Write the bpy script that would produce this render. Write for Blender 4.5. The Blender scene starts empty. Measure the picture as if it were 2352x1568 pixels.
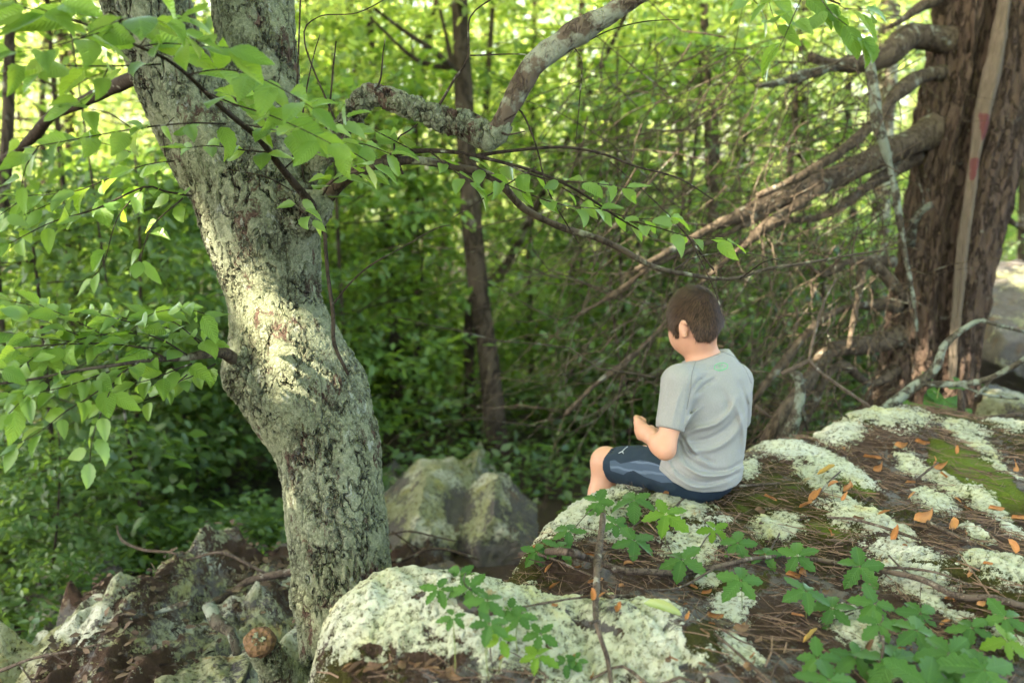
import bpy, math, random
import numpy as np
from mathutils import Vector, Matrix
from mathutils.bvhtree import BVHTree

# ------------------------------------------------------------------ camera, sky, sun, exposure
C = bpy.context.scene.collection
SC = bpy.context.scene
CAM = np.array([0.0, 0.0, 1.6]); PITCH = math.radians(10.0); FOC = 2286.67   # focal length in units of a 2352 x 1568 frame
cam_d = bpy.data.cameras.new('camera'); cam = bpy.data.objects.new('camera', cam_d); C.objects.link(cam)
cam.location = CAM; cam.rotation_euler = (math.radians(90) - PITCH, 0, 0)
cam_d.lens = 35; cam_d.sensor_width = 36; cam_d.clip_start = 0.05; cam_d.clip_end = 600
cam_d.dof.use_dof = True; cam_d.dof.focus_distance = 2.8; cam_d.dof.aperture_fstop = 2.2
SC.camera = cam
SUN_EL, SUN_AZ = math.radians(47), math.radians(-112)      # azimuth clockwise from +Y (the way the camera looks)
SUND = np.array([math.sin(SUN_AZ) * math.cos(SUN_EL), math.cos(SUN_AZ) * math.cos(SUN_EL), math.sin(SUN_EL)])
w = bpy.data.worlds.new('World'); SC.world = w; w.use_nodes = True
nt = w.node_tree; bg = nt.nodes['Background']; sky = nt.nodes.new('ShaderNodeTexSky')
sky.sky_type = 'NISHITA'; sky.sun_disc = False; sky.sun_elevation = SUN_EL; sky.sun_rotation = SUN_AZ
sky.air_density = 1.0; sky.dust_density = 3.0; sky.ozone_density = 1.0
nt.links.new(sky.outputs[0], bg.inputs[0]); bg.inputs[1].default_value = 0.15
sl = bpy.data.lights.new('sun', 'SUN'); sl.energy = 5.0; sl.angle = math.radians(0.5); sl.color = (1.0, 0.92, 0.78)
sun = bpy.data.objects.new('sun', sl); C.objects.link(sun)
sun.rotation_euler = Vector(SUND).to_track_quat('Z', 'Y').to_euler()
SC.view_settings.view_transform = 'Standard'; SC.view_settings.look = 'None'
SC.view_settings.use_white_balance = True; SC.view_settings.white_balance_temperature = 7600; SC.view_settings.white_balance_tint = 10
SC.view_settings.exposure = 3.3; SC.view_settings.gamma = 1.0; SC.view_settings.use_curve_mapping = False
cy = SC.cycles
cy.use_denoising = True; cy.use_adaptive_sampling = True; cy.adaptive_threshold = 0.02
cy.max_bounces = 7; cy.diffuse_bounces = 4; cy.glossy_bounces = 2; cy.transmission_bounces = 5; cy.caustics_reflective = False; cy.caustics_refractive = False
cy.sample_clamp_indirect = 6.0

rng = np.random.RandomState(7); rnd = random.Random(11)
cp, sp_ = math.cos(PITCH), math.sin(PITCH)
FW = np.array([0, cp, -sp_]); UP = np.array([0, sp_, cp]); RT = np.array([1.0, 0, 0])

def P(x, y, d):
    """world point seen at (x, y) of a 2352 x 1568 frame, d metres in front of the lens"""
    return CAM + d * (FW + (x - 1176) / FOC * RT - (y - 784) / FOC * UP)
def proj(V):
    q = np.asarray(V) - CAM; d = q @ FW
    d = np.where(np.abs(d) < 1e-3, 1e-3, d)
    return 1176 + (q @ RT) / d * FOC, 784 - (q @ UP) / d * FOC, d
def G(x, y, z):
    r = FW + (x - 1176) / FOC * RT - (y - 784) / FOC * UP
    return CAM + r * ((z - CAM[2]) / r[2])
def PL(s):
    """'x,y,d,r; ...' -> points and radii; r in frame pixels (diameter), turned into metres"""
    pts, rad = [], []
    for t in s.split(';'):
        v = [float(a) for a in t.split(',')]
        pts.append(P(v[0], v[1], v[2])); rad.append((v[3] if len(v) > 3 else 6) * v[2] / FOC / 2)
    return np.array(pts), np.array(rad)
def nrm(v):
    v = np.asarray(v, float); return v / (np.linalg.norm(v, axis=-1, keepdims=True) + 1e-12)
def sst(a, b, x):
    t = np.clip((x - a) / (b - a), 0, 1); return t * t * (3 - 2 * t)

# ------------------------------------------------------------------ noise
_perm = np.random.RandomState(3).rand(64, 64, 64).astype(np.float32) * 2 - 1
def vnoise(p):
    p = np.asarray(p, np.float64); i = np.floor(p).astype(np.int64); f = p - i; f = f * f * (3 - 2 * f)
    i &= 63; j = (i + 1) & 63
    x0, y0, z0 = i[..., 0], i[..., 1], i[..., 2]; x1, y1, z1 = j[..., 0], j[..., 1], j[..., 2]
    u, v, w_ = f[..., 0], f[..., 1], f[..., 2]; T = _perm
    a = T[x0, y0, z0] * (1 - u) + T[x1, y0, z0] * u; b = T[x0, y1, z0] * (1 - u) + T[x1, y1, z0] * u
    c = T[x0, y0, z1] * (1 - u) + T[x1, y0, z1] * u; d = T[x0, y1, z1] * (1 - u) + T[x1, y1, z1] * u
    return (a * (1 - v) + b * v) * (1 - w_) + (c * (1 - v) + d * v) * w_
def fbm(p, o=4):
    s = 0; a = 1.0; t = 0; p = np.asarray(p, float) + 17.3
    for _ in range(o):
        s = s + a * vnoise(p); t += a; a *= 0.5; p = p * 2.03 + 5.1
    return s / t

# ------------------------------------------------------------------ mesh and object helpers
def mk_mesh(name, V, F, mat=None, smooth=True, attrs=None, uv=None):
    V = np.asarray(V, np.float32); F = np.asarray(F, np.int32)
    m = bpy.data.meshes.new(name); n, k = F.shape
    m.vertices.add(len(V)); m.vertices.foreach_set('co', V.ravel())
    m.loops.add(n * k); m.loops.foreach_set('vertex_index', F.ravel())
    m.polygons.add(n); m.polygons.foreach_set('loop_start', np.arange(0, n * k, k, dtype=np.int32))
    m.polygons.foreach_set('loop_total', np.full(n, k, np.int32))
    if smooth: m.polygons.foreach_set('use_smooth', np.ones(n, bool))
    m.update(calc_edges=True)
    for a, vals in (attrs or {}).items():
        at = m.attributes.new(a, 'FLOAT', 'POINT'); at.data.foreach_set('value', np.asarray(vals, np.float32))
    if uv is not None:
        l = m.uv_layers.new(name='UVMap'); l.data.foreach_set('uv', np.asarray(uv, np.float32)[F.ravel()].ravel())
    if mat: m.materials.append(mat)
    return m
def link(name, data, parent=None, **kw):
    o = bpy.data.objects.new(name, data); C.objects.link(o)
    if parent is not None: o.parent = parent
    for k, v in kw.items(): o[k] = v
    return o
def thing(name, loc, label, category, group=None):
    o = link(name, None, label=label, category=category); o.location = loc; o.empty_display_size = 0.1
    if group: o['group'] = group
    bpy.context.view_layer.update() if False else None
    return o
def child(name, V, F, mat, parent, **kw):
    """mesh given in world coordinates, hung under a root Empty (directly or through one part)"""
    r = parent
    while r.parent: r = r.parent
    k = {a: kw.pop(a) for a in ('smooth', 'attrs', 'uv') if a in kw}
    return link(name, mk_mesh(name, np.asarray(V) - np.array(r.location), F, mat, **k), parent, **kw)

def resample(pts, rad, step):
    pts = np.asarray(pts, float); n = len(pts); out, ro = [], []
    e = np.vstack([2 * pts[0] - pts[1], pts, 2 * pts[-1] - pts[-2]])
    for i in range(n - 1):
        p0, p1, p2, p3 = e[i:i + 4]; m = max(1, int(np.linalg.norm(p2 - p1) / step))
        for j in range(m):
            t = j / m
            out.append(.5 * (2 * p1 + (p2 - p0) * t + (2 * p0 - 5 * p1 + 4 * p2 - p3) * t * t + (3 * p1 - p0 - 3 * p2 + p3) * t ** 3))
            ro.append(rad[i] * (1 - t) + rad[i + 1] * t)
    out.append(pts[-1]); ro.append(rad[-1])
    return np.array(out), np.array(ro)
def frames(pts):
    t = nrm(np.gradient(pts, axis=0)); a = np.array([0, 0, 1.0]) if abs(t[0][2]) < .9 else np.array([1.0, 0, 0])
    u = nrm(np.cross(t[0], a)); U = [u]
    for i in range(1, len(pts)):
        u = nrm(u - t[i] * (u @ t[i])); U.append(u)
    U = np.array(U); return t, U, np.cross(t, U)
def tube(pts, rad, seg=8, step=0.03, rough=0.0, freq=20.0, cap=True, rfun=None):
    pts, rad = resample(pts, rad, step)
    t, U, W = frames(pts); n = len(pts); a = np.linspace(0, 2 * np.pi, seg, endpoint=False)
    dirs = U[:, None] * np.cos(a)[None, :, None] + W[:, None] * np.sin(a)[None, :, None]
    R = rad[:, None] * np.ones(seg)[None]
    if rfun is not None: R = R * rfun(np.linspace(0, 1, n)[:, None], a[None])
    V = pts[:, None] + dirs * R[..., None]
    if rough: V = V + dirs * (fbm(V * freq, 3) * rough * (rad[:, None] / (rad.max() + 1e-9)) ** .5)[..., None]
    i = np.arange(n - 1)[:, None] * seg; j = np.arange(seg)[None]; j2 = (j + 1) % seg
    F = np.stack([i + j, i + j2, i + seg + j2, i + seg + j], -1).reshape(-1, 4)
    V = V.reshape(-1, 3)
    if cap:
        V = np.vstack([V, pts[0] - t[0] * rad[0] * .3, pts[-1] + t[-1] * rad[-1] * .5]); c0 = n * seg
        k = np.arange(seg); k2 = (k + 1) % seg
        F = np.vstack([F, np.stack([k2, k, np.full(seg, c0), np.full(seg, c0)], -1), np.stack([k + (n - 1) * seg, k2 + (n - 1) * seg, np.full(seg, c0 + 1), np.full(seg, c0 + 1)], -1)])
        q = F[:, 2] != F[:, 3]
        tri = np.vstack([F[q][:, [0, 1, 2]], F[q][:, [0, 2, 3]], F[~q][:, :3]]); F = tri
    return V, F
class Bag:
    def __init__(s): s.V = []; s.F = []; s.n = 0
    def add(s, VF):
        V, F = VF
        if F.shape[1] == 4: F = np.vstack([F[:, [0, 1, 2]], F[:, [0, 2, 3]]])
        s.V.append(V); s.F.append(F + s.n); s.n += len(V)
    def get(s): return np.vstack(s.V), np.vstack(s.F)

class Field:
    """signed distance volume, meshed with surface nets"""
    def __init__(s, lo, hi, h):
        s.lo = np.array(lo, float); s.h = h; s.n = np.ceil((np.array(hi) - s.lo) / h).astype(int) + 1
        s.F = np.full(s.n, 1.0, np.float32)
    def box(s, lo, hi):
        a = np.clip(np.floor((np.asarray(lo) - s.lo) / s.h).astype(int), 0, s.n - 1); b = np.clip(np.ceil((np.asarray(hi) - s.lo) / s.h).astype(int) + 1, 1, s.n)
        sl_ = tuple(slice(x, y) for x, y in zip(a, b))
        g = np.meshgrid(*[s.lo[i] + s.h * np.arange(a[i], b[i]) for i in range(3)], indexing='ij')
        return sl_, np.stack(g, -1).astype(np.float32)
    def blend(s, sl_, d, k, op='u'):
        A = s.F[sl_]
        if op == 'u':
            h = np.maximum(k - np.abs(A - d), 0) / max(k, 1e-6); s.F[sl_] = np.minimum(A, d) - h * h * k * .25
        else:                                   # cut away
            s.F[sl_] = np.maximum(A, -d)
    def seg(s, a, b, ra, rb, k=0.02, sq=None, op='u'):
        """round cone; sq = (axis, factor) flattens it across an axis"""
        a = np.asarray(a, float); b = np.asarray(b, float); m = max(ra, rb) + k + 3 * s.h
        sl_, p = s.box(np.minimum(a, b) - m, np.maximum(a, b) + m)
        ba = b - a; q = p - a
        t = np.clip((q @ ba) / (ba @ ba + 1e-9), 0, 1)
        v = q - t[..., None] * ba
        if sq is not None:
            ax = nrm(sq[0]); c = v @ ax; v = v + (c * (1 / sq[1] - 1))[..., None] * ax
            d = (np.linalg.norm(v, axis=-1) - (ra + (rb - ra) * t)) * sq[1]
        else: d = np.linalg.norm(v, axis=-1) - (ra + (rb - ra) * t)
        s.blend(sl_, d.astype(np.float32), k, op)
    def ell(s, c, r, axes=None, k=0.02, op='u'):
        c = np.asarray(c, float); r = np.asarray(r, float); A = np.eye(3) if axes is None else np.asarray(axes)
        m = r.max() + k + 3 * s.h; sl_, p = s.box(c - m, c + m)
        q = (p - c) @ A.T
        k0 = np.linalg.norm(q / r, axis=-1); k1 = np.linalg.norm(q / (r * r), axis=-1) + 1e-6
        s.blend(sl_, (k0 * (k0 - 1) / k1).astype(np.float32), k, op)
    def chain(s, pts, rad, k=0.02, **kw):
        for i in range(len(pts) - 1): s.seg(pts[i], pts[i + 1], rad[i], rad[i + 1], k, **kw)
    def points(s): return s.box(s.lo, s.lo + s.h * (s.n - 1))[1]
    def mesh(s, relax=2):
        F = s.F; S = F < 0; n = s.n
        c = [S[i:n[0] - 1 + i, j:n[1] - 1 + j, k:n[2] - 1 + k] for i in (0, 1) for j in (0, 1) for k in (0, 1)]
        tot = sum(x.astype(np.int8) for x in c); mask = (tot > 0) & (tot < 8)
        I = np.argwhere(mask); idx = -np.ones(mask.shape, np.int64); idx[mask] = np.arange(len(I))
        acc = np.zeros((len(I), 3)); cnt = np.zeros(len(I)); cs = [(i, j, k) for i in (0, 1) for j in (0, 1) for k in (0, 1)]
        val = {o: F[I[:, 0] + o[0], I[:, 1] + o[1], I[:, 2] + o[2]] for o in cs}
        for o in cs:
            for ax in range(3):
                if o[ax] == 0:
                    o2 = list(o); o2[ax] = 1; o2 = tuple(o2); a, b = val[o], val[o2]; mm = (a < 0) != (b < 0)
                    t = np.where(mm, a / np.where(mm, a - b, 1), 0); pt = np.array(o, float)[None].repeat(len(I), 0); pt[:, ax] += t
                    acc[mm] += pt[mm]; cnt += mm
        V = s.lo + s.h * (I + acc / cnt[:, None]); Q = []
        for ax in range(3):
            b_, c_ = [(1, 2), (2, 0), (0, 1)][ax]
            sa = [slice(None)] * 3; sb = [slice(None)] * 3; sa[ax] = slice(0, -1); sb[ax] = slice(1, None)
            X = S[tuple(sa)] != S[tuple(sb)]; E = np.argwhere(X)
            E = E[(E[:, b_] > 0) & (E[:, c_] > 0) & (E[:, b_] < n[b_] - 1) & (E[:, c_] < n[c_] - 1)]
            db = np.zeros(3, int); db[b_] = 1; dc = np.zeros(3, int); dc[c_] = 1
            q = np.stack([idx[tuple((E - u).T)] for u in (db + dc, dc, 0 * db, db)], -1)
            inside = S[tuple(E.T)]; q[~inside] = q[~inside][:, ::-1]; Q.append(q)
        Q = np.vstack(Q); Q = Q[(Q >= 0).all(1)]
        for _ in range(relax):
            A = np.zeros_like(V); N = np.zeros(len(V))
            for a, b in ((0, 1), (1, 2), (2, 3), (3, 0)):
                for u, v in ((a, b), (b, a)):
                    for k in range(3): A[:, k] += np.bincount(Q[:, u], V[Q[:, v], k], len(V))
                    N += np.bincount(Q[:, u], minlength=len(V))
            V = V * .5 + A / np.maximum(N, 1)[:, None] * .5
        return V, Q

# ------------------------------------------------------------------ materials
class NB:
    def __init__(s, name, disp=False):
        s.m = bpy.data.materials.new(name); s.m.use_nodes = True; s.t = s.m.node_tree; s.t.nodes.clear()
        s.out = s.n('OutputMaterial')
        if disp: s.m.displacement_method = 'BOTH'
    def n(s, typ, **kw):
        x = s.t.nodes.new('ShaderNode' + typ)
        for k, v in kw.items():
            if k.startswith('i_'): s.put(x.inputs[k[2:].replace('_', ' ')], v)
            else: setattr(x, k, v)
        return x
    def put(s, inp, v):
        if isinstance(v, bpy.types.NodeSocket): s.t.links.new(v, inp)
        elif v is not None:
            if isinstance(v, tuple) and len(v) == 3 and len(inp.default_value) == 4: v = v + (1,)
            inp.default_value = v
    def pos(s, scale=(1, 1, 1), rot=(0, 0, 0)):
        g = s.n('TexCoord'); m = s.n('Mapping'); s.put(m.inputs[0], g.outputs['Object']); m.inputs['Scale'].default_value = scale; m.inputs['Rotation'].default_value = rot
        return m.outputs[0]
    def noise(s, vec, scale, detail=4, rough=.55, dist=0.0):
        x = s.n('TexNoise'); s.put(x.inputs['Vector'], vec); x.inputs['Scale'].default_value = scale; x.inputs['Detail'].default_value = detail
        x.inputs['Roughness'].default_value = rough; x.inputs['Distortion'].default_value = dist; return x.outputs[0]
    def vor(s, vec, scale, feature='F1', rand=1.0):
        x = s.n('TexVoronoi', feature=feature); s.put(x.inputs['Vector'], vec); x.inputs['Scale'].default_value = scale; x.inputs['Randomness'].default_value = rand
        return x.outputs['Distance']
    def ramp(s, f, *st):
        x = s.n('ValToRGB'); s.put(x.inputs[0], f); e = x.color_ramp.elements
        while len(e) < len(st): e.new(.5)
        for q, (p, c) in zip(e, st): q.position = p; q.color = (c, c, c, 1) if not isinstance(c, tuple) else c + (1,)
        return x.outputs[0]
    def mix(s, f, a, b, mode='MIX'):
        x = s.n('Mix', data_type='RGBA', blend_type=mode); s.put(x.inputs[0], f); s.put(x.inputs[6], a); s.put(x.inputs[7], b); return x.outputs[2]
    def math(s, op, a, b=None, c=None):
        x = s.n('Math', operation=op)
        for i, v in enumerate((a, b, c)):
            if v is not None: s.put(x.inputs[i], v)
        return x.outputs[0]
    def attr(s, name): return s.n('Attribute', attribute_name=name).outputs['Fac']
    def warp(s, vec, scale, amt):
        nz = s.n('TexNoise'); s.put(nz.inputs['Vector'], vec); nz.inputs['Scale'].default_value = scale
        v = s.n('VectorMath', operation='SCALE'); s.put(v.inputs[0], nz.outputs[1]); v.inputs['Scale'].default_value = amt
        a = s.n('VectorMath', operation='ADD'); s.put(a.inputs[0], vec); s.put(a.inputs[1], v.outputs[0]); return a.outputs[0]
    def bump(s, h, strength=.5, dist=.01):
        b = s.n('Bump'); s.put(b.inputs['Height'], h); b.inputs['Strength'].default_value = strength; b.inputs['Distance'].default_value = dist; return b.outputs[0]
    def disp(s, h, scale, mid=0.5):
        d = s.n('Displacement'); s.put(d.inputs['Height'], h); d.inputs['Scale'].default_value = scale; d.inputs['Midlevel'].default_value = mid
        s.t.links.new(d.outputs[0], s.out.inputs['Displacement'])
    def bsdf(s, col, rough=.7, normal=None, spec=.3, **kw):
        b = s.n('BsdfPrincipled'); s.put(b.inputs['Base Color'], col); s.put(b.inputs['Roughness'], rough); b.inputs['Specular IOR Level'].default_value = spec
        if normal is not None: s.put(b.inputs['Normal'], normal)
        for k, v in kw.items(): s.put(b.inputs[k.replace('_', ' ')], v)
        s.t.links.new(b.outputs[0], s.out.inputs[0]); return b

def mat_leaf(name, c1, c2, tr, gloss=.35, veins=False, trans=.45, spots=False):
    b = NB(name); g = b.n('NewGeometry'); oi = b.n('ObjectInfo')
    r = b.math('FRACT', b.math('ADD', g.outputs['Random Per Island'], oi.outputs['Random']))
    col = b.mix(r, c1, c2)
    nz = b.noise(b.pos(), 0.8, 2); col = b.mix(b.ramp(nz, (.4, 0.0), (.62, 1.0)), col, b.mix(1.0, col, (.72, .86, .6), 'MULTIPLY'))
    nrmv = None; tcol = b.mix(r, tr, tuple(min(1, x * q) for x, q in zip(tr, (1.3, 1.12, .8))))
    if veins:
        uv = b.n('UVMap').outputs[0]; sx = b.n('SeparateXYZ'); b.put(sx.inputs[0], uv)
        ay = b.math('ABSOLUTE', b.math('SUBTRACT', sx.outputs[1], .5))
        v = b.math('SINE', b.math('MULTIPLY', b.math('SUBTRACT', sx.outputs[0], b.math('MULTIPLY', ay, .55)), 62.0))
        lat = b.ramp(v, (.72, 0.0), (1.0, 1.0)); mid = b.ramp(ay, (.012, 1.0), (.035, 0.0)); vein = b.math('MAXIMUM', b.math('MULTIPLY', lat, .55), mid)
        nrmv = b.bump(v, .35, .002)
        col = b.mix(b.math('MULTIPLY', vein, .45), col, tuple(min(1, x * 2.0) for x in c2)); tcol = b.mix(b.math('MULTIPLY', vein, .4), tcol, tuple(x * .45 for x in tr))
        nz2 = b.noise(b.pos(), 60, 3); col = b.mix(b.ramp(nz2, (.66, 0.0), (.74, .7)), col, (.16, .12, .03))
    d = b.n('BsdfDiffuse'); b.put(d.inputs[0], col); t = b.n('BsdfTranslucent'); b.put(t.inputs[0], tcol)
    gl = b.n('BsdfGlossy'); gl.inputs['Roughness'].default_value = gloss; b.put(gl.inputs[0], (.8, .9, .85))
    if nrmv is not None:
        for q in (d, t, gl): b.put(q.inputs['Normal'], nrmv)
    m1 = b.n('MixShader'); m1.inputs[0].default_value = trans; b.put(m1.inputs[1], d.outputs[0]); b.put(m1.inputs[2], t.outputs[0])
    if not veins: gl.inputs['Roughness'].default_value = .5; mm_ = b.n('MixShader'); mm_.inputs[0].default_value = .05; b.put(mm_.inputs[1], m1.outputs[0]); b.put(mm_.inputs[2], gl.outputs[0]); b.t.links.new(mm_.outputs[0], b.out.inputs[0]); return b.m
    fr = b.n('Fresnel'); fr.inputs[0].default_value = 1.33; m2 = b.n('MixShader'); b.put(m2.inputs[0], b.math('MULTIPLY', fr.outputs[0], .45)); b.put(m2.inputs[1], m1.outputs[0]); b.put(m2.inputs[2], gl.outputs[0])
    b.t.links.new(m2.outputs[0], b.out.inputs[0]); return b.m

def mat_bark_lichen():
    b = NB('lichened_bark', True); p = b.pos(); w_ = b.warp(p, 9, .05)
    ws = b.warp(b.pos((1, 1, .45)), 12, .045)
    rid = lambda v, sc, d, wd: b.ramp(b.math('ABSOLUTE', b.math('SUBTRACT', b.noise(v, sc, d, .6), .5)), (0.0, 1.0), (wd, 0.0))
    zone = b.ramp(b.noise(p, 4.6, 4, .6), (.40, 0.0), (.54, 1.0))          # 1 where the bark is cracked
    zone2 = b.ramp(b.noise(p, 9, 3, .6), (.40, 0.0), (.60, 1.0))
    crack = b.math('MULTIPLY', rid(ws, 17, 3, .030), b.math('ADD', b.math('MULTIPLY', zone, .9), .2)); blk = b.ramp(b.vor(b.warp(b.pos((1, 1, .6)), 30, .03), 44, 'DISTANCE_TO_EDGE'), (.02, 1.0), (.16, 0.0))
    fcrack = b.math('MULTIPLY', b.math('MAXIMUM', rid(b.warp(b.pos((1, 1, .6)), 20, .03), 40, 4, .028), b.math('MULTIPLY', blk, zone)), zone2)
    speck = b.noise(p, 170, 5, .75); gran = b.noise(w_, 60, 6, .75)
    li = b.mix(b.noise(p, 15, 5, .65), (.105, .128, .078), (.265, .288, .195)); li = b.mix(b.ramp(b.noise(p, 3.2, 3), (.42, 0.0), (.60, .8)), li, (.205, .235, .170))
    li = b.mix(b.ramp(gran, (.36, .75), (.56, 0.0)), li, b.mix(1.0, li, (.30, .30, .25), 'MULTIPLY')); li = b.mix(b.ramp(speck, (.55, 0.0), (.68, .7)), li, (.38, .40, .29))
    red = b.mix(b.noise(w_, 45, 5, .7), (.024, .015, .012), (.15, .10, .080)); expo = b.ramp(b.noise(b.warp(b.pos((1, 1, .5)), 26, .05), 11, 8, .8, .4), (.55, 0.0), (.59, 1.0))
    col = b.mix(expo, li, red); pale = b.ramp(b.noise(b.pos((1, 1, .6)), 21, 5, .7), (.61, 0.0), (.66, .8)); col = b.mix(pale, col, (.27, .30, .27))
    col = b.mix(b.math('MAXIMUM', crack, b.math('MULTIPLY', fcrack, .65)), col, (.016, .013, .010))
    h = b.math('SUBTRACT', b.math('ADD', b.math('MULTIPLY', gran, .8), b.math('MULTIPLY', b.noise(p, 15, 5, .65), .8)), b.math('ADD', b.math('MULTIPLY', crack, .8), b.math('MULTIPLY', fcrack, .45)))
    h = b.math('ADD', h, b.math('MULTIPLY', speck, .35)); h = b.math('SUBTRACT', h, b.math('MULTIPLY', expo, .25))
    b.disp(h, .018, .85); b.bsdf(col, .92, spec=.12); return b.m

def mat_bark(name, c1, c2, lichen=None, amt=.5, stretch=.15, scale=30, depth=.012, ledge=0.5):
    b = NB(name); s = b.pos((1, 1, stretch)); w_ = b.warp(s, scale * .4, .04)
    a = b.noise(w_, scale, 6, .7); cr = b.ramp(b.math('ABSOLUTE', b.math('SUBTRACT', b.noise(w_, scale * .55, 4, .65), .5)), (0.0, 1.0), (.05, 0.0))
    col = b.mix(a, c1, c2); col = b.mix(b.math('MULTIPLY', cr, .7), col, tuple(x * .3 for x in c1))
    if lichen: col = b.mix(b.ramp(b.noise(b.pos(), scale * .35, 5, .65), (amt, 0.0), (amt + .07, .9)), col, lichen)
    n = b.bump(b.math('SUBTRACT', a, b.math('MULTIPLY', cr, .6)), 1.0, depth); b.bsdf(col, .9, n, spec=.12); return b.m

def mat_rock(name, lich=(.48, .505, .37), near=True, k=1.0):
    """rock with crusts of lichen, moss, needle duff; attributes lichen / moss / litter give the areas"""
    b = NB(name, near); p = b.pos()
    L, M, T = b.attr('lichen'), b.attr('moss'), b.attr('litter')
    n1 = b.noise(p, 38 * k, 6, .75); n2 = b.noise(p, 9 * k, 4, .6); n3 = b.noise(p, 150 * k, 5, .75); e1 = b.noise(b.warp(p, 40, .02), 16 * k, 8, .8); e2 = b.noise(b.warp(p, 90, .01), 70 * k, 4, .8)
    lm = b.math('ADD', L, b.math('ADD', b.math('MULTIPLY', b.math('SUBTRACT', e1, .5), 2.2), b.math('MULTIPLY', b.math('SUBTRACT', e2, .5), 1.3))); lm = b.ramp(lm, (.46, 0.0), (.53, 1.0))
    rock = b.mix(n1, (.030, .030, .032), (.17, .16, .15)); rock = b.mix(b.ramp(n2, (.56, 0.0), (.66, .6)), rock, (.15, .10, .06))
    moss = b.mix(b.noise(p, 110, 5, .8), (.005, .006, .002), (.060, .056, .010)); moss = b.mix(b.ramp(b.noise(p, 6, 4), (.55, 0.0), (.66, .8)), moss, b.mix(b.noise(p, 110, 5, .8), (.012, .02, .004), (.11, .16, .02)))
    lit = b.mix(b.noise(b.warp(p, 30, .05), 90, 6, .85), (.005, .0035, .0028), (.090, .056, .040))
    moss = b.mix(b.attr('green'), moss, b.mix(b.noise(p, 110, 5, .8), (.02, .035, .005), (.14, .20, .025)))
    mm = b.math('ADD', M, b.math('MULTIPLY', b.math('SUBTRACT', n1, .5), 1.6)); mm = b.ramp(mm, (.42, 0.0), (.56, 1.0))
    tm = b.math('ADD', T, b.math('MULTIPLY', b.math('SUBTRACT', b.noise(p, 22, 6, .75), .5), 1.7)); tm = b.ramp(tm, (.42, 0.0), (.54, 1.0))
    gg = b.mix(tm, rock, lit); gg = b.mix(mm, gg, moss)
    lc = b.mix(n1, tuple(x * .62 for x in lich), tuple(x * 1.12 for x in lich)); lc = b.mix(b.ramp(n2, (.5, 0.0), (.66, .75)), lc, (lich[0] * 1.05, lich[1] * .97, lich[2] * .62))
    lc = b.mix(b.ramp(b.noise(p, 4.5, 3), (.50, 0.0), (.60, .7)), lc, (.49, .51, .44))
    hol = b.ramp(b.noise(b.warp(p, 50, .015), 70 * k, 6, .8), (.38, 1.0), (.48, 0.0)); lc = b.mix(hol, lc, b.mix(1.0, lc, (.30, .28, .20), 'MULTIPLY'))
    lc = b.mix(b.ramp(b.noise(p, 26, 6, .8), (.60, 0.0), (.66, .8)), lc, b.mix(1.0, lc, (.62, .55, .40), 'MULTIPLY'))
    lc = b.mix(b.ramp(b.noise(b.pos((1, 1, 1)), 7.5, 5, .7), (.62, 0.0), (.68, .8)), lc, (.30, .20, .08))
    col = b.mix(lm, gg, lc)
    h = b.math('ADD', b.math('MULTIPLY', n1, .9), b.math('MULTIPLY', n3, .35)); h = b.math('ADD', h, b.math('MULTIPLY', lm, .12)); h = b.math('ADD', h, b.math('MULTIPLY', b.math('MULTIPLY', lm, b.noise(p, 60, 5, .8)), .42))
    h = b.math('SUBTRACT', h, b.math('MULTIPLY', b.math('MULTIPLY', hol, lm), .3)); h = b.math('ADD', h, b.math('MULTIPLY', mm, .25))
    if near: b.disp(h, .017, .9); b.bsdf(col, .9, spec=.12)
    else: b.bsdf(col, .9, b.bump(h, 1.0, .03), spec=.12)
    return b.m

M_TRUNK = mat_bark_lichen()
M_LIMB = mat_bark('limb_bark', (.075, .052, .038), (.13, .11, .085), (.21, .23, .18), .47, .5, 26, .006)
M_LIMB2 = mat_bark('limb_bark_smooth', (.035, .027, .02), (.10, .08, .058), (.20, .21, .14), .56, .5, 30, .004)
M_TWIG = mat_bark('twig_bark', (.020, .015, .012), (.065, .050, .038), (.26, .27, .22), .60, .5, 60, .002)
M_STICK = mat_bark('dead_stick', (.050, .038, .030), (.135, .105, .085), (.26, .25, .21), .60, .6, 60, .002)
M_CEDAR = mat_bark('shaggy_bark', (.030, .022, .017), (.16, .112, .088), (.19, .19, .16), .64, .14, 40, .04)
M_DEAD = mat_bark('dead_limb_bark', (.034, .026, .019), (.115, .09, .066), (.17, .18, .15), .58, .4, 30, .006)
M_DEADLI = mat_bark('lichened_dead_limb', (.035, .030, .023), (.10, .09, .07), (.17, .20, .165), .48, .6, 40, .006)
M_FAR = mat_bark('wood_trunk_bark', (.028, .021, .016), (.085, .068, .052), (.22, .22, .18), .60, .3, 14, .02)
M_SPLINT = mat_bark('bare_split_wood', (.12, .078, .05), (.30, .20, .13), None, .5, .06, 60, .006)
b = NB('split_wood_painted'); q = b.pos((1, 1, .08)); a_ = b.noise(b.warp(q, 20, .05), 60, 6, .7); pf = b.ramp(b.math('ADD', b.attr('paint'), b.math('MULTIPLY', b.math('SUBTRACT', b.noise(b.pos((1, 1, .4)), 45, 5, .8), .5), 2.2)), (.45, 0.0), (.7, .75))
b.bsdf(b.mix(pf, b.mix(a_, (.030, .023, .018), (.155, .125, .095)), (.085, .012, .020)), .85, b.bump(a_, 1.0, .01)); M_SPLINT = b.m
b = NB('broken_wood'); q = b.pos(); b.bsdf(b.mix(b.noise(q, 60, 5, .7), (.018, .010, .006), (.21, .12, .06)), .9, b.bump(b.vor(q, 70), 1.0, .01)); M_BROKEN = b.m
M_LEAF = mat_leaf('birch_leaf', (.050, .125, .030), (.15, .26, .055), (.30, .52, .07), .38, True, .5)
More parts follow.
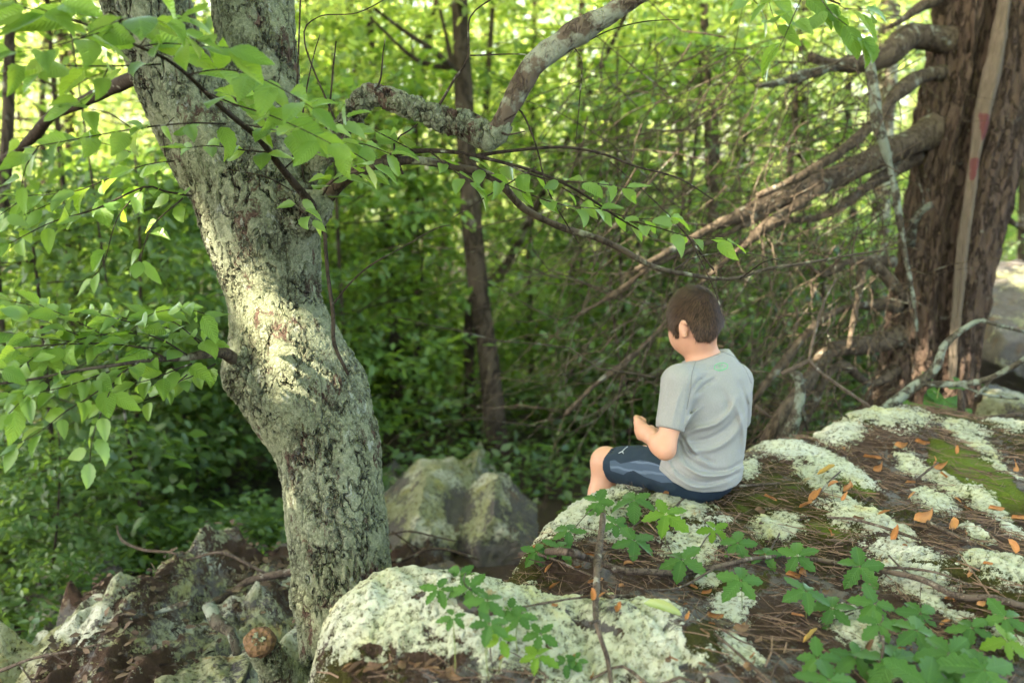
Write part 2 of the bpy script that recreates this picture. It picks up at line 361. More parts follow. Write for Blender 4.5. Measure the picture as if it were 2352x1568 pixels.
M_LEAFBG = mat_leaf('wood_leaf', (.080, .145, .045), (.17, .235, .075), (.50, .68, .20), .5, False, .58)
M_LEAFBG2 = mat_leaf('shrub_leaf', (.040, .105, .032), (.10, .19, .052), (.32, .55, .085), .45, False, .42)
M_LEAFBG3 = mat_leaf('undergrowth_leaf_shaded', (.026, .070, .022), (.062, .122, .034), (.18, .34, .05), .45, False, .42)  # darker copy of the shrub leaf; undergrowth shade put into its colour
M_CREEP = mat_leaf('creeper_leaf', (.032, .090, .026), (.058, .135, .034), (.11, .28, .03), .42, True, .3)
M_CREEPY = mat_leaf('creeper_leaf_young', (.07, .16, .025), (.11, .20, .03), (.22, .42, .03), .42, True, .38)
b = NB('green_stalk'); b.bsdf((.13, .17, .04), .6); M_STALK = b.m
def mat_dead(name, c1, c2):
    b = NB(name); oi = b.n('ObjectInfo'); col = b.mix(oi.outputs['Random'], c1, c2); col = b.mix(b.ramp(b.noise(b.pos(), 60, 4, .7), (.35, .8), (.6, 0.0)), col, b.mix(1.0, col, (.5, .4, .35), 'MULTIPLY'))
    b.bsdf(col, .7, b.bump(b.noise(b.pos(), 160, 2), .4, .002)); return b.m
M_DLEAF = mat_dead('dead_leaf_orange', (.30, .125, .035), (.42, .21, .085)); M_DLEAFB = mat_dead('dead_leaf_brown', (.10, .06, .035), (.24, .15, .08)); M_DLEAFY = mat_dead('dead_leaf_yellow', (.46, .27, .05), (.50, .34, .09))
M_LEDGE = mat_rock('lichened_ledge'); M_OUTC = mat_rock('lichened_outcrop', (.27, .285, .185), True, .75); M_BOULDER = mat_rock('lichened_boulder', (.30, .32, .20), False, .7)  # outcrop and boulder lichen darker than the ledge's: shade put into the tint
b = NB('forest_floor'); q = b.pos(); M_G = b.mix(b.noise(q, 3, 6, .7), (.012, .009, .006), (.050, .034, .022)); M_G = b.mix(b.ramp(b.noise(q, .9, 4), (.5, 0.0), (.65, .7)), M_G, (.022, .04, .012)); b.bsdf(M_G, .95, b.bump(b.noise(q, 14, 5, .7), 1.0, .05)); M_GROUND = b.m
b = NB('duff'); g_ = b.n('NewGeometry'); b.bsdf(b.mix(g_.outputs['Random Per Island'], (.022, .013, .010), (.20, .125, .09)), .85); M_DUFF = b.m
b = NB('brown_leaf_litter'); g_ = b.n('NewGeometry'); b.bsdf(b.mix(g_.outputs['Random Per Island'], (.014, .010, .007), (.11, .075, .05)), .85); M_DUFFD = b.m

# ------------------------------------------------------------------ ledge shape
Z0 = 0.55
EDGE = np.array([G(x, y, Z0)[:2] for x, y in [(690, 2300), (735, 1700), (742, 1568), (752, 1480), (780, 1400), (860, 1345), (980, 1316), (1090, 1296), (1190, 1262), (1240, 1215), (1262, 1178), (1330, 1140), (1420, 1106), (1500, 1094), (1620, 1060), (1720, 1018), (1800, 1004), (1880, 992), (1950, 962), (2050, 938), (2150, 945), (2250, 955), (2352, 965), (2800, 960), (3300, 1100), (3300, 2300)]])
def poly_sd(x, y, poly):
    d = np.full(x.shape, 1e9); ins = np.zeros(x.shape, bool); n = len(poly)
    for i in range(n):
        a = poly[i]; b = poly[(i + 1) % n]; e = b - a; px, py = x - a[0], y - a[1]
        t = np.clip((px * e[0] + py * e[1]) / (e @ e), 0, 1); d = np.minimum(d, (px - t * e[0]) ** 2 + (py - t * e[1]) ** 2)
        c = (a[1] > y) != (b[1] > y); ins ^= c & (x < (b[0] - a[0]) * (y - a[1]) / (b[1] - a[1] + 1e-12) + a[0])
    d = np.sqrt(d); return np.where(ins, -d, d)
HUMP = [(G(x, y, Z0)[:2], rx, ry, h) for x, y, rx, ry, h in [(960, 1440, .30, .22, .075), (1180, 1470, .22, .16, .05), (830, 1420, .12, .2, .03), (1390, 1150, .17, .12, .03), (1500, 1490, .13, .14, .06), (1330, 1450, .12, .10, .03), (1440, 1110, .1, .06, .02),
        (1150, 1300, .25, .08, -.02), (1560, 1350, .25, .09, -.02), (2300, 1350, .25, .2, .04), (2000, 1000, .3, .3, .05)]]
# (x, y, rx, ry, angle) of the lichen crusts as they lie on the ledge, frame pixels
LICH = [(900, 1450, 170, 115, 0), (1010, 1350, 130, 45, 5), (1160, 1385, 95, 38, 8), (1120, 1490, 190, 75, 0), (1330, 1430, 100, 50, -5), (1330, 1530, 170, 60, 10), (1505, 1450, 75, 45, 20), (1490, 1540, 130, 60, 25), (1345, 1175, 105, 48, -12), (1400, 1215, 60, 30, 40), (1440, 1108, 68, 26, 8), (1565, 1172, 72, 30, 4),
        (1590, 1255, 72, 45, -5), (1620, 1330, 32, 12, 0), (1680, 1395, 50, 38, 10), (1785, 1205, 58, 28, 8), (1820, 1040, 90, 26, 14), (1900, 1070, 85, 30, 22), (1960, 1100, 60, 22, 30), (1880, 1110, 60, 22, 30), (2030, 980, 110, 34, 6), (1930, 1010, 60, 20, 0), (1980, 1205, 88, 28, 18), (2060, 1235, 60, 16, 26), (2075, 1285, 90, 26, 20), (2095, 1340, 92, 30, 24),
        (1960, 1440, 62, 36, 16), (1990, 1490, 40, 20, 20), (2290, 1345, 95, 34, 22), (2110, 1080, 55, 16, 24), (2180, 1120, 60, 14, 32), (2235, 1030, 70, 14, 25), (2270, 1170, 70, 16, 38), (2330, 1230, 50, 14, 38), (2150, 1160, 55, 26, 30), (2330, 990, 70, 22, 12), (2210, 1000, 60, 12, 10), (1720, 1075, 22, 26, 20), (2150, 1400, 70, 14, 30), (1700, 1510, 55, 30, 35), (2060, 1560, 40, 20, 20),
        (1215, 1322, 18, 8, 0), (1170, 1332, 12, 6, 0), (1660, 1200, 25, 10, 0), (2320, 1480, 50, 16, 30), (2240, 1250, 40, 12, 30), (2200, 1420, 30, 8, 10), (1830, 1270, 20, 12, 0), (1940, 1160, 40, 10, 20), (2300, 1090, 60, 10, 30)]
def patch(X, Y, lst):
    m = np.full(X.shape, -1.0)
    for cx, cy_, rx, ry, an in lst:
        a = math.radians(an); u = (X - cx) * math.cos(a) + (Y - cy_) * math.sin(a); v = -(X - cx) * math.sin(a) + (Y - cy_) * math.cos(a)
        m = np.maximum(m, 1 - np.sqrt((u / rx) ** 2 + (v / ry) ** 2))
    return m
def ledge_z(x, y, full=False):
    x = np.asarray(x, float); y = np.asarray(y, float); o = np.zeros_like(x)
    s = poly_sd(x, y, EDGE) + .03 * fbm(np.stack([x * 5, y * 5, o], -1), 3)
    z = Z0 + .02 * np.clip(x - .5, 0, 3) + o
    for c, rx, ry, h in HUMP: z = z + h * np.exp(-(((x - c[0]) / rx) ** 2 + ((y - c[1]) / ry) ** 2) ** 1.5)
    u = x * .94 + y * .34; v = -x * .34 + y * .94                       # v runs along the grain of the rock
    z = z + .045 * fbm(np.stack([u * 4.5, v * 1.2, o + 3], -1), 4) + .012 * fbm(np.stack([x * 16, y * 16, o], -1), 3)
    X, Y, _ = proj(np.stack([x, y, o + Z0], -1)); lp = patch(X, Y, LICH)
    cr = np.abs(fbm(np.stack([u * 2.6, v * .8, o + 8], -1), 3)); z = z - .012 * np.exp(-(cr / .03) ** 2)
    z = z + .005 * sst(-.15, .35, lp) + .006 * fbm(np.stack([x * 40, y * 40, o], -1), 3)
    z = z - .05 * np.exp(np.minimum(s, 0) / .05)
    so = np.maximum(s, 0); z = z - 1.5 * sst(0, .9, so + .06 * fbm(np.stack([x * 7, y * 7, o], -1), 3) * (so > .02)) - .35 * sst(0, .12, so)
    return (z, s, lp) if full else z
def terrain_z(x, y):
    x = np.asarray(x, float); y = np.asarray(y, float); o = np.zeros_like(x)
    z = -.55 - .055 * np.clip(y - 5, 0, 60) + .25 * fbm(np.stack([x * .35, y * .35, o], -1), 4) + .05 * fbm(np.stack([x * 3, y * 3, o], -1), 3)
    z = z + .7 * sst(3.0, 6.0, x - .1 * y) * sst(14, 5, y) + .10 * sst(-2, -.5, x) * 0
    return z - 1.0 * sst(2, -6, y) * 0
def gridmesh(xs, ys, zf, u_persp=False):
    if u_persp: yy, uu = np.meshgrid(ys, xs, indexing='ij'); xx = uu * yy
    else: yy, xx = np.meshgrid(ys, xs, indexing='ij')
    ny, nx = xx.shape; i = np.arange(ny - 1)[:, None] * nx + np.arange(nx - 1)[None]
    return xx, yy, np.stack([i, i + 1, i + nx + 1, i + nx], -1).reshape(-1, 4)

ys = 0.9 * (6.2 / 0.9) ** np.linspace(0, 1, 470); us = np.linspace(-.42, .85, 560)
xx, yy, F = gridmesh(us, ys, None, True)
zz, ss, lp = ledge_z(xx, yy, True)
X_, Y_, _ = proj(np.stack([xx, yy, zz], -1))
hole = patch(X_, Y_, [(820, 1545, 70, 28, 0), (960, 1530, 60, 34, 10), (850, 1490, 30, 16, 0), (1055, 1515, 26, 12, 0), (960, 1365, 22, 9, -20), (1590, 1455, 20, 30, -30), (1095, 1390, 60, 22, 20), (1380, 1440, 70, 9, 12), (1590, 1545, 40, 14, 35), (1660, 1560, 30, 20, 0)])
lich = np.clip(.50 + .62 * lp, -.22, .95) - 1.1 * sst(-.1, .5, hole)
lich = np.where(ss > 0.0, np.maximum(lich, .45), lich)
mo = .48 + 1.1 * fbm(np.stack([xx * 3, yy * 3, xx * 0 + 9], -1), 3) + .8 * sst(0, .6, patch(X_, Y_, [(2230, 1080, 130, 60, 30), (1500, 1200, 60, 30, 20), (1240, 1250, 50, 20, 0), (1660, 1340, 130, 40, 0), (1620, 1470, 60, 60, 20), (1530, 1110, 60, 20, 10)]))
grn = sst(-.1, .45, patch(X_, Y_, [(2250, 1095, 150, 52, 33), (1965, 1110, 55, 18, 30), (1890, 1215, 50, 16, 10)]) + .35 * fbm(np.stack([xx * 12, yy * 12, xx * 0], -1), 3)) * .9
li_ = .55 + .5 * fbm(np.stack([xx * 4, yy * 4, xx * 0 + 4], -1), 3) + .8 * sst(0, .6, patch(X_, Y_, [(1230, 1320, 180, 45, 5), (1760, 1140, 120, 40, 10), (1750, 1460, 60, 40, 20)])) - .3 * sst(0, .3, ss)
link('rock_ledge', mk_mesh('rock_ledge', np.stack([xx, yy, zz], -1).reshape(-1, 3), F, M_LEDGE, attrs={'lichen': lich.ravel(), 'moss': (mo + 1.2 * grn).ravel(), 'litter': li_.ravel(), 'green': grn.ravel()}), kind='structure', label='broad rock ledge crusted with pale lichen, moss and pine needles')
# ground sheet out to the horizon
gx = np.concatenate([-np.geomspace(300, 12, 22), np.linspace(-11.5, 14, 150), np.geomspace(15, 300, 22)]); gy = np.concatenate([-np.geomspace(200, 5, 12), np.linspace(-4, 20, 140), np.geomspace(21, 400, 26)])
xx, yy, F = gridmesh(gx, gy, None); link('ground', mk_mesh('ground', np.stack([xx, yy, terrain_z(xx, yy)], -1).reshape(-1, 3), F, M_GROUND), kind='structure', label='dark leaf-littered woodland floor falling away')
# lower outcrop behind the tree
def outcrop_z(x, y):
    x = np.asarray(x, float); y = np.asarray(y, float); o = np.zeros_like(x)
    u = x * .30 + y * .95; v = -x * .95 + y * .30
    z = -.03 + .46 * fbm(np.stack([v * 2.6, u * .9, o + 2], -1), 5) + .05 * np.abs(fbm(np.stack([v * 5, u * 2.5, o + 7], -1), 4)) * 4 - .08 + .12 * fbm(np.stack([v * 9, u * 4, o], -1), 4)
    e = np.minimum(np.minimum(x + 3.6 + .3 * np.sin(y * 3), -.66 - x + .10 * np.sin(y * 4)), np.minimum(y - 1.4, 4.45 + .80 * (x + .9) - y + .25 * fbm(np.stack([x * 3, y * 3, o], -1), 3) * 2))
    return z - .9 * sst(.25, -.5, e)
xx, yy, F = gridmesh(np.linspace(-4.2, .9, 380), np.linspace(1.2, 5.9, 340), None); zz = outcrop_z(xx, yy)
n_ = fbm(np.stack([xx * 2.6, yy * 2.6, zz * 4], -1), 4)
link('rock_outcrop', mk_mesh('rock_outcrop', np.stack([xx, yy, zz], -1).reshape(-1, 3), F, M_OUTC, attrs={'lichen': (.50 + 1.0 * n_ + 1.3 * (zz + .03)).ravel(), 'moss': (.3 + n_).ravel(), 'litter': (.34 - n_ * 1.1).ravel()}), kind='structure', label='tilted rock outcrop with lichen and brown litter below the tree')

# ------------------------------------------------------------------ boulders
def boulder(x, y, d, wpx, hpx, dep, seed, label, tilt=0.0, lich_b=0.0, planes=None):
    r = np.random.RandomState(seed); n = 60
    c = P(x, y, d); w_, h_ = wpx * d / FOC / 2, hpx * d / FOC / 2
    g = np.linspace(-1, 1, n); V, F = [], []; k = 0
    for ax in range(3):
        for sgn in (-1, 1):
            a, b = np.meshgrid(g, g, indexing='ij'); p = np.zeros((n, n, 3)); p[..., ax] = sgn; p[..., (ax + 1) % 3] = a; p[..., (ax + 2) % 3] = b
            i = np.arange(n - 1)[:, None] * n + np.arange(n - 1)[None] + k; q = np.stack([i, i + n, i + n + 1, i + 1], -1).reshape(-1, 4)
            F.append(q if sgn > 0 else q[:, ::-1]); V.append(p.reshape(-1, 3)); k += n * n
    V = nrm(np.vstack(V)); F = np.vstack(F)
    pl = nrm(r.randn(9, 3) * [1, 1, .8]); off = r.uniform(.55, .85, 9)
    if planes: pl = nrm(np.array([q_[:3] for q_ in planes])); off = np.array([q_[3] for q_ in planes])
    pl = np.vstack([pl, np.eye(3), -np.eye(3)]); off = np.concatenate([off, np.full(6, .98)]); t = np.full(len(V), 1.6)
    for a, o in zip(pl, off):
        dd = V @ a; t = np.where(dd > .05, np.minimum(t, o / np.maximum(dd, .05)), t)
    B = V * t[:, None]; B = B * np.array([w_, dep, h_]) / .92
    B[:, 0] += tilt * B[:, 2]
    nn = fbm((B + c) * 3.2, 4); B = B + V * (.03 * nn - .04 * np.abs(fbm((B + c) @ np.array([[7, 2, 3], [1, 3, 1], [-5, 1, 3.0]]), 4)) + .02 * fbm((B + c) * 24, 3))[:, None]
    # weld the cube seams
    key = np.round(V * 5000).astype(np.int64); _, first, inv = np.unique(key, axis=0, return_index=True, return_inverse=True); inv = inv.ravel(); F = inv[F]; B = B[first]; nn = nn[first]; V = V[first]
    up = np.clip(V[:, 2], -1, 1)
    o = link('boulder', mk_mesh('boulder', B, F, M_BOULDER, attrs={'lichen': .27 + .42 * up + 1.3 * nn + lich_b, 'moss': .12 + .5 * nn, 'litter': np.full(len(B), -.3)}), label=label, category='boulder'); o.location = c
    return o
SLAB = [(-.62, -.25, .75, .62), (.75, -.35, .55, .60), (-.15, -1, .15, .62), (-1, 0, .1, .8), (.95, -.3, .0, .72), (.2, .8, .6, .6)]
boulder(955, 1232, 5.6, 270, 225, .5, 3, 'large grey boulder with sloping lichen top just right of the trunk', .12, 0, [(-.80, -.25, .62, .48), (.62, -.35, .70, .62), (.25, -1, .05, .60), (-.7, -1, .0, .75), (.95, -.3, -.1, .70)])
boulder(1068, 1180, 6.3, 230, 235, .5, 5, 'tall pointed boulder rising behind its two neighbours', .10, 0, [(-.80, -.1, .68, .40), (.85, -.2, .52, .42), (-.3, -1, .2, .55), (.5, -1, .1, .65)])
boulder(1135, 1225, 5.5, 190, 190, .35, 8, 'squat wedge boulder at the right of the boulder trio', .0, 0, [(-.70, -.3, .70, .52), (.72, -.3, .66, .50), (.25, -1, .25, .50), (-.9, -.6, .1, .68)])
boulder(880, 1165, 6.6, 130, 150, .4, 12, 'low lichened boulder peeping out behind the largest boulder', .1, 0, [(-.6, -.2, .8, .5), (.6, -.2, .8, .55)])
boulder(1270, 1180, 7.4, 230, 100, .6, 15, 'low flat boulder in shade beside the knee of the child', 0)
boulder(2330, 780, 7.6, 330, 300, .9, 21, 'massive lichen-mottled boulder behind the big rough trunk', 0, -.12)
boulder(2340, 985, 5.3, 170, 130, .4, 25, 'small rounded rock in front of the massive boulder', 0, .05)
boulder(1010, 1345, 4.9, 150, 110, .3, 52, 'dark low rock in the gap under the boulder trio', 0, -.15)
boulder(150, 1395, 4.9, 210, 110, .4, 31, 'low shaded rock at the foot of the dark shrubs', 0)
boulder(640, 1330, 4.2, 150, 130, .3, 36, 'angular rock leaning close behind the lichened trunk', .3, .1)
boulder(470, 1590, 3.2, 200, 110, .25, 44, 'angular rock beside the broken branch stub', .2, .15)

# ------------------------------------------------------------------ leaf shapes
def leaf_mesh(name, mat, L=1.0, W=.5, nl=9, curl=0.0, cup=.12, teeth=.03, droop=.15, tip=1.0, widest=.38, seed=0, twist=0.0):
    """leaf along +X, face +Z, length 1; nl x 4 grid, pleated between side veins"""
    r = np.random.RandomState(seed); u = np.linspace(0, 1, nl + 1); V, UV = [], []
    for i, t in enumerate(u):
        wd = (max(t, 1e-4) / widest) ** .62 * math.exp(.62 * (1 - t / widest)) if t < widest else (1 - ((t - widest) / (1 - widest)) ** (1.65 * tip))
        wd = max(0, min(1, wd)) * W / 2
        if t >= .999: wd = .004
        if t <= .001: wd = .012
        for k, s in enumerate((-1, -.5, 0, .5, 1)):
            y = s * wd * (1 + (teeth * (1 if i % 2 else -1) if abs(s) == 1 else 0) * 2); x = t - abs(s) * .03 * 0
            if abs(s) == 1 and 0 < i < nl: x += .035
            z = cup * abs(y) - droop * t * t + (.006 if i % 2 else -.006) * (abs(s) > 0) + curl * 0
            if curl: a = y / (W / 2 + 1e-6) * curl; y, z = math.sin(a) * (W / 2) / curl, z + (1 - math.cos(a)) * (W / 2) / curl
            a = twist * t; y, z = y * math.cos(a) - z * math.sin(a), y * math.sin(a) + z * math.cos(a)
            V.append((x, y, z)); UV.append((t, .5 + s * .5 * min(1, wd / (W / 2) + .02)))
    V = np.array(V) * L; i = np.arange(nl)[:, None] * 5 + np.arange(4)[None]; F = np.stack([i, i + 5, i + 6, i + 1], -1).reshape(-1, 4)
    return mk_mesh(name, V, F, mat, uv=np.array(UV))
LEAVES = [leaf_mesh('leaf', M_LEAF, 1, rnd.uniform(.44, .66), 10, 0, rnd.uniform(-.1, .8), rnd.uniform(.015, .035), rnd.uniform(-.15, .5), rnd.uniform(.8, 1.1), rnd.uniform(.30, .46), i, rnd.uniform(-.9, .9)) for i in range(16)]
def place(mesh, name, pos, dr, nm, size, parent, root=None, **kw):
    x = Vector(nrm(dr)); z = Vector(nrm(nm)); y = z.cross(x).normalized(); z = x.cross(y)
    m = Matrix((x, y, z)).transposed().to_4x4() @ Matrix.Diagonal((size, size, size, 1))
    o = link(name, mesh, parent, **kw); off = np.array(root.location) if root else 0
    m.translation = Vector(np.asarray(pos) - off); o.matrix_basis = m; return o
def leaf_raw(pos, dr, nm, size):
    """small leaves for joined masses: one folded diamond with a waist, arrays of n"""
    x = nrm(dr); y = nrm(np.cross(nm, x)); z = np.cross(x, y); s = size[:, None]
    q = [pos, pos + s * (.35 * x + .27 * y + .05 * z), pos + s * (.72 * x + .18 * y + .02 * z), pos + s * (x - .08 * z), pos + s * (.72 * x - .18 * y + .02 * z), pos + s * (.35 * x - .27 * y + .05 * z)]
    V = np.stack(q, 1).reshape(-1, 3); b = np.arange(len(pos))[:, None] * 6
    F = np.vstack([b + np.array([[0, 1, 2, 3]]), b + np.array([[0, 3, 4, 5]])]); return V, F

# ------------------------------------------------------------------ the lichened tree in front
TB = P(800, 1640, 2.95)
tree = thing('lichened_tree', TB, 'tall crooked tree with sage green lichen bark forking into two stems', 'tree')
S_ = 2.95 / FOC
f = Field(P(190, -70, 2.95) + [-.02, -.30, -.95 * 0], P(960, -70, 2.95) + [.05, .30, 0], .02) if False else None
lo = np.array([P(150, 800, 2.95)[0], 2.25, P(800, 1660, 2.95)[2] - .15]); hi = np.array([P(960, 800, 2.95)[0], 3.45, P(800, -90, 2.95)[2]])
f = Field(lo, hi, .0075)
def ch(s, k): p, r = PL(s); p, r = resample(p, r, .07); f.chain(p, r, k)
ch('850,1680,2.98,230;812,1560,2.96,205;795,1450,2.95,205;786,1330,2.95,207;776,1220,2.95,213;764,1110,2.95,212;748,1000,2.95,232;707,912,2.95,272;668,850,2.95,268;652,790,2.95,236;634,700,2.95,198;618,610,2.94,222;602,530,2.93,254;585,460,2.93,262', .03)
ch('585,460,2.93,250;520,380,2.92,215;455,280,2.90,185;398,170,2.86,172;352,60,2.82,180;318,-60,2.8,185;300,-130,2.8,185', .03)
ch('600,450,2.94,220;600,360,2.97,200;597,240,3.0,178;590,110,3.03,174;578,-20,3.06,182;572,-130,3.08,185', .02)
p, r = PL('570,840,2.88,80;545,830,2.86,42'); f.chain(p, r, .04)
for x, y, d, rr in [(690, 480, 2.80, 70), (715, 500, 2.82, 60), (735, 470, 2.83, 52), (575, 880, 2.87, 60), (700, 1370, 2.90, 60), (570, 860, 2.88, 100), (545, 560, 2.86, 70)]:
    f.ell(P(x, y, d), np.array([1, 1, 1]) * rr * 2.95 / FOC / 2, k=.05)
f.ell(P(668, 478, 2.775), np.array([.022, .03, .02]), op='cut')      # knot hole
f.seg(P(640, 1560, 2.80), P(770, 1610, 2.93), .055, .075, .03); f.seg(P(601, 1482, 2.66), P(650, 1560, 2.80), .042, .05, .03)   # low broken stub
V, F = f.mesh(2); V = V + fbm(V * 9, 3)[:, None] * nrm(V - np.array([V[:, 0].mean(), 2.95, 0])) * .006
child('trunk', V, F, M_TRUNK, tree)
# broken face of the stub
sd = nrm(P(601, 1482, 2.66) - P(650, 1560, 2.80)); c = P(601, 1482, 2.66) + sd * .030
Vt, Ft = tube([c - sd * .02, c + sd * .004, c + sd * .008, c + sd * .007], np.array([.041, .039, .034, .012]), 26, .006, .006, 70)
child('broken_end', Vt, Ft, M_BROKEN, tree)
RD = np.random.RandomState(5)
ALL_LEAF = []
def branch(s, mat=None, name='branch', seg=10, rough=.0, step=.02, parent=None, freq=25, **kw):
    p, r = PL(s); V, F = tube(p, r, seg, step, rough, freq); return child(name, V, F, mat or M_TWIG, parent or tree, **kw), p, r
branch('700,420,2.92,46;735,375,2.88,44;775,318,2.84,46;815,258,2.80,54;845,222,2.78,64;880,222,2.77,58;930,240,2.76,54;990,262,2.75,58;1030,278,2.74,60;1060,284,2.74,70;1095,298,2.73,64;1128,310,2.72,62;1150,300,2.71,46;1158,280,2.705,38', M_TRUNK, 'limb', 28, .016, .006, None, 24, label='thick crooked lichened limb with a sharp elbow')
branch('1120,306,2.72,44;1142,296,2.71,46;1165,255,2.70,46;1190,205,2.69,50;1225,150,2.68,54;1280,105,2.67,58;1330,72,2.66,60;1395,35,2.65,50;1460,-8,2.64,46;1560,-70,2.62,42', M_LIMB, 'limb', 20, .008, .010, None, 24, label='smoother brown limb with pale patches climbing from the elbow')
b1, p1, r1 = branch('712,480,2.88,50;745,455,2.84,40;790,412,2.80,34;850,384,2.78,26;900,371,2.78,21;960,369,2.79,19;1050,384,2.82,19;1128,405,2.85,20;1165,438,2.88,19;1205,480,2.92,17;1290,522,2.98,15;1370,546,3.02,15;1430,574,3.06,15;1500,612,3.1,12;1590,632,3.2,10;1680,640,3.3,9;1760,618,3.4,8;1850,604,3.5,7;1960,585,3.6,5;2060,570,3.7,3', M_LIMB2, 'branch', 10, .003, .015, label='long bare wavering branch reaching across above the child')
b2, p2, _ = branch('880,366,2.78,16;915,352,2.76,13;985,346,2.75,11;1060,352,2.75,9;1150,372,2.76,8;1240,398,2.78,7;1330,440,2.80,6;1420,500,2.82,5;1500,545,2.84,3')
b2b, p2b, _ = branch('1090,358,2.76,9;1180,346,2.76,8;1290,338,2.78,7;1380,352,2.80,6;1460,382,2.82,5;1560,410,2.85,4;1640,460,2.9,3')
b3, p3, _ = branch('722,482,2.80,26;700,450,2.72,19;650,390,2.62,16;600,325,2.52,14;555,285,2.44,13;518,255,2.38,12;478,218,2.32,11;430,172,2.26,9;380,135,2.2,8;320,108,2.15,7;240,72,2.1,6;140,38,2.05,5;20,10,2.0,4')
TW = []
def side(s, parent, leaf=.06, every=.034, jit=1.0, face=.5, grow=None, off=0):
    """leafy twig: builds the twig, then alternate leaves along it"""
    p, r = PL(s); p2_, r2_ = resample(p, r, .01); V, F = tube(p, r, 6, .02); tw = child('twig', V, F, M_TWIG, tree) if parent is None else child('twig', V, F, M_TWIG, parent)
    L = np.concatenate([[0], np.cumsum(np.linalg.norm(np.diff(p2_, axis=0), axis=1))]); t = nrm(np.gradient(p2_, axis=0)); k = off; q = .02
    while q < L[-1]:
        i = np.searchsorted(L, q); i = min(i, len(p2_) - 1); sgn = 1 if k % 2 else -1
        sd_ = nrm(np.cross(t[i], [0, 0, 1.0])) * sgn
        dr = t[i] * RD.uniform(.15, .8) + sd_ * RD.uniform(.6, 1.0) + np.array([0, 0, RD.uniform(-.55, .15)]) * jit + RD.randn(3) * .18 * jit
        nm = np.array([0, 0, .8]) + np.array([0, -1.0, .1]) * face * RD.uniform(.4, 2.4) + RD.randn(3) * .36 * jit
        ALL_LEAF.append((tw if parent is None else parent, p2_[i] + nrm(dr) * .012, dr, nm, leaf * RD.uniform(.85, 1.35))); k += 1; q += every * RD.uniform(.6, 1.1)
    ALL_LEAF.append((tw if parent is None else parent, p2_[-1], t[-1] + RD.randn(3) * .2, np.array([0, -.5, 1.0]), leaf * 1.05))
# top left spray
for s, lf, ev in [
    ('470,210,2.3,4;540,240,2.25,4;620,265,2.2,3;700,300,2.15,3;760,330,2.1,2', .078, .044), ('430,172,2.26,4;500,160,2.2,3;570,170,2.15,3;640,200,2.12,3;720,250,2.1,2', .078, .044),
    ('320,108,2.15,4;380,100,2.1,3;450,105,2.05,2;530,110,2.0,2', .080, .046), ('180,90,2.0,3;240,60,1.98,2;330,40,1.96,2;420,70,1.95,2', .082, .046), ('90,335,2.2,4;60,380,2.2,3;50,430,2.2,2', .062, .05), ('300,293,2.3,3;250,260,2.25,3;200,250,2.2,2', .06, .045), ('60,450,2.4,3;20,480,2.36,2;-10,500,2.3,2', .06, .04), ('170,440,2.42,3;110,470,2.4,2;40,500,2.38,2', .06, .04), ('240,72,2.1,4;180,90,2.0,3;110,110,1.95,3;40,120,1.9,2', .088, .05),
    ('518,285,2.42,5;440,283,2.35,4;330,293,2.3,4;200,315,2.25,3;90,335,2.2,3;-20,350,2.15,2', .072, .042), ('370,148,2.2,5;250,152,2.15,4;130,150,2.1,3;10,140,2.05,2', .078, .05),
    ('555,285,2.44,4;640,300,2.42,3;720,310,2.4,3;800,345,2.38,3;860,380,2.36,2', .07, .042), ('620,350,2.55,5;560,345,2.5,4;490,335,2.46,3;430,340,2.42,2', .062, .035),
    ('650,390,2.62,4;700,350,2.56,3;760,335,2.5,3;830,330,2.46,3;900,355,2.44,2', .068, .042), ('140,38,2.05,4;90,20,1.95,3;30,5,1.9,2', .09, .04), ('320,108,2.15,3;360,60,2.1,3;420,40,2.05,2', .075, .045), ('590,320,2.5,3;640,270,2.45,3;690,250,2.4,2', .066, .04), ('250,152,2.15,3;220,210,2.15,2;170,240,2.15,2', .07, .045), ('200,60,2.1,3;150,20,2.0,2;120,-20,1.98,2', .09, .06),
    ('400,370,2.5,4;330,380,2.48,3;250,410,2.45,3;170,440,2.42,3;60,450,2.4,2', .062, .036), ('440,450,2.6,6;380,440,2.55,5;330,430,2.5,5;220,480,2.45,4;120,510,2.4,3;20,560,2.36,2', .064, .036),
    ('420,455,2.6,4;350,520,2.55,3;320,600,2.5,2', .056, .05), ('330,430,2.5,4;270,500,2.48,3;240,600,2.45,2;210,640,2.45,2', .054, .06), ('300,350,2.4,3;240,330,2.35,2;180,320,2.3,2', .065, .045),
    ('690,440,2.68,3;690,480,2.62,2;720,505,2.6,2', .05, .03), ('735,460,2.82,5;760,420,2.75,4;800,400,2.7,3;850,395,2.66,3', .06, .035), ('700,300,2.6,3;760,290,2.5,2;800,270,2.45,2', .075, .04)]:
    side(s, b3, lf, ev, 1.0, .65)
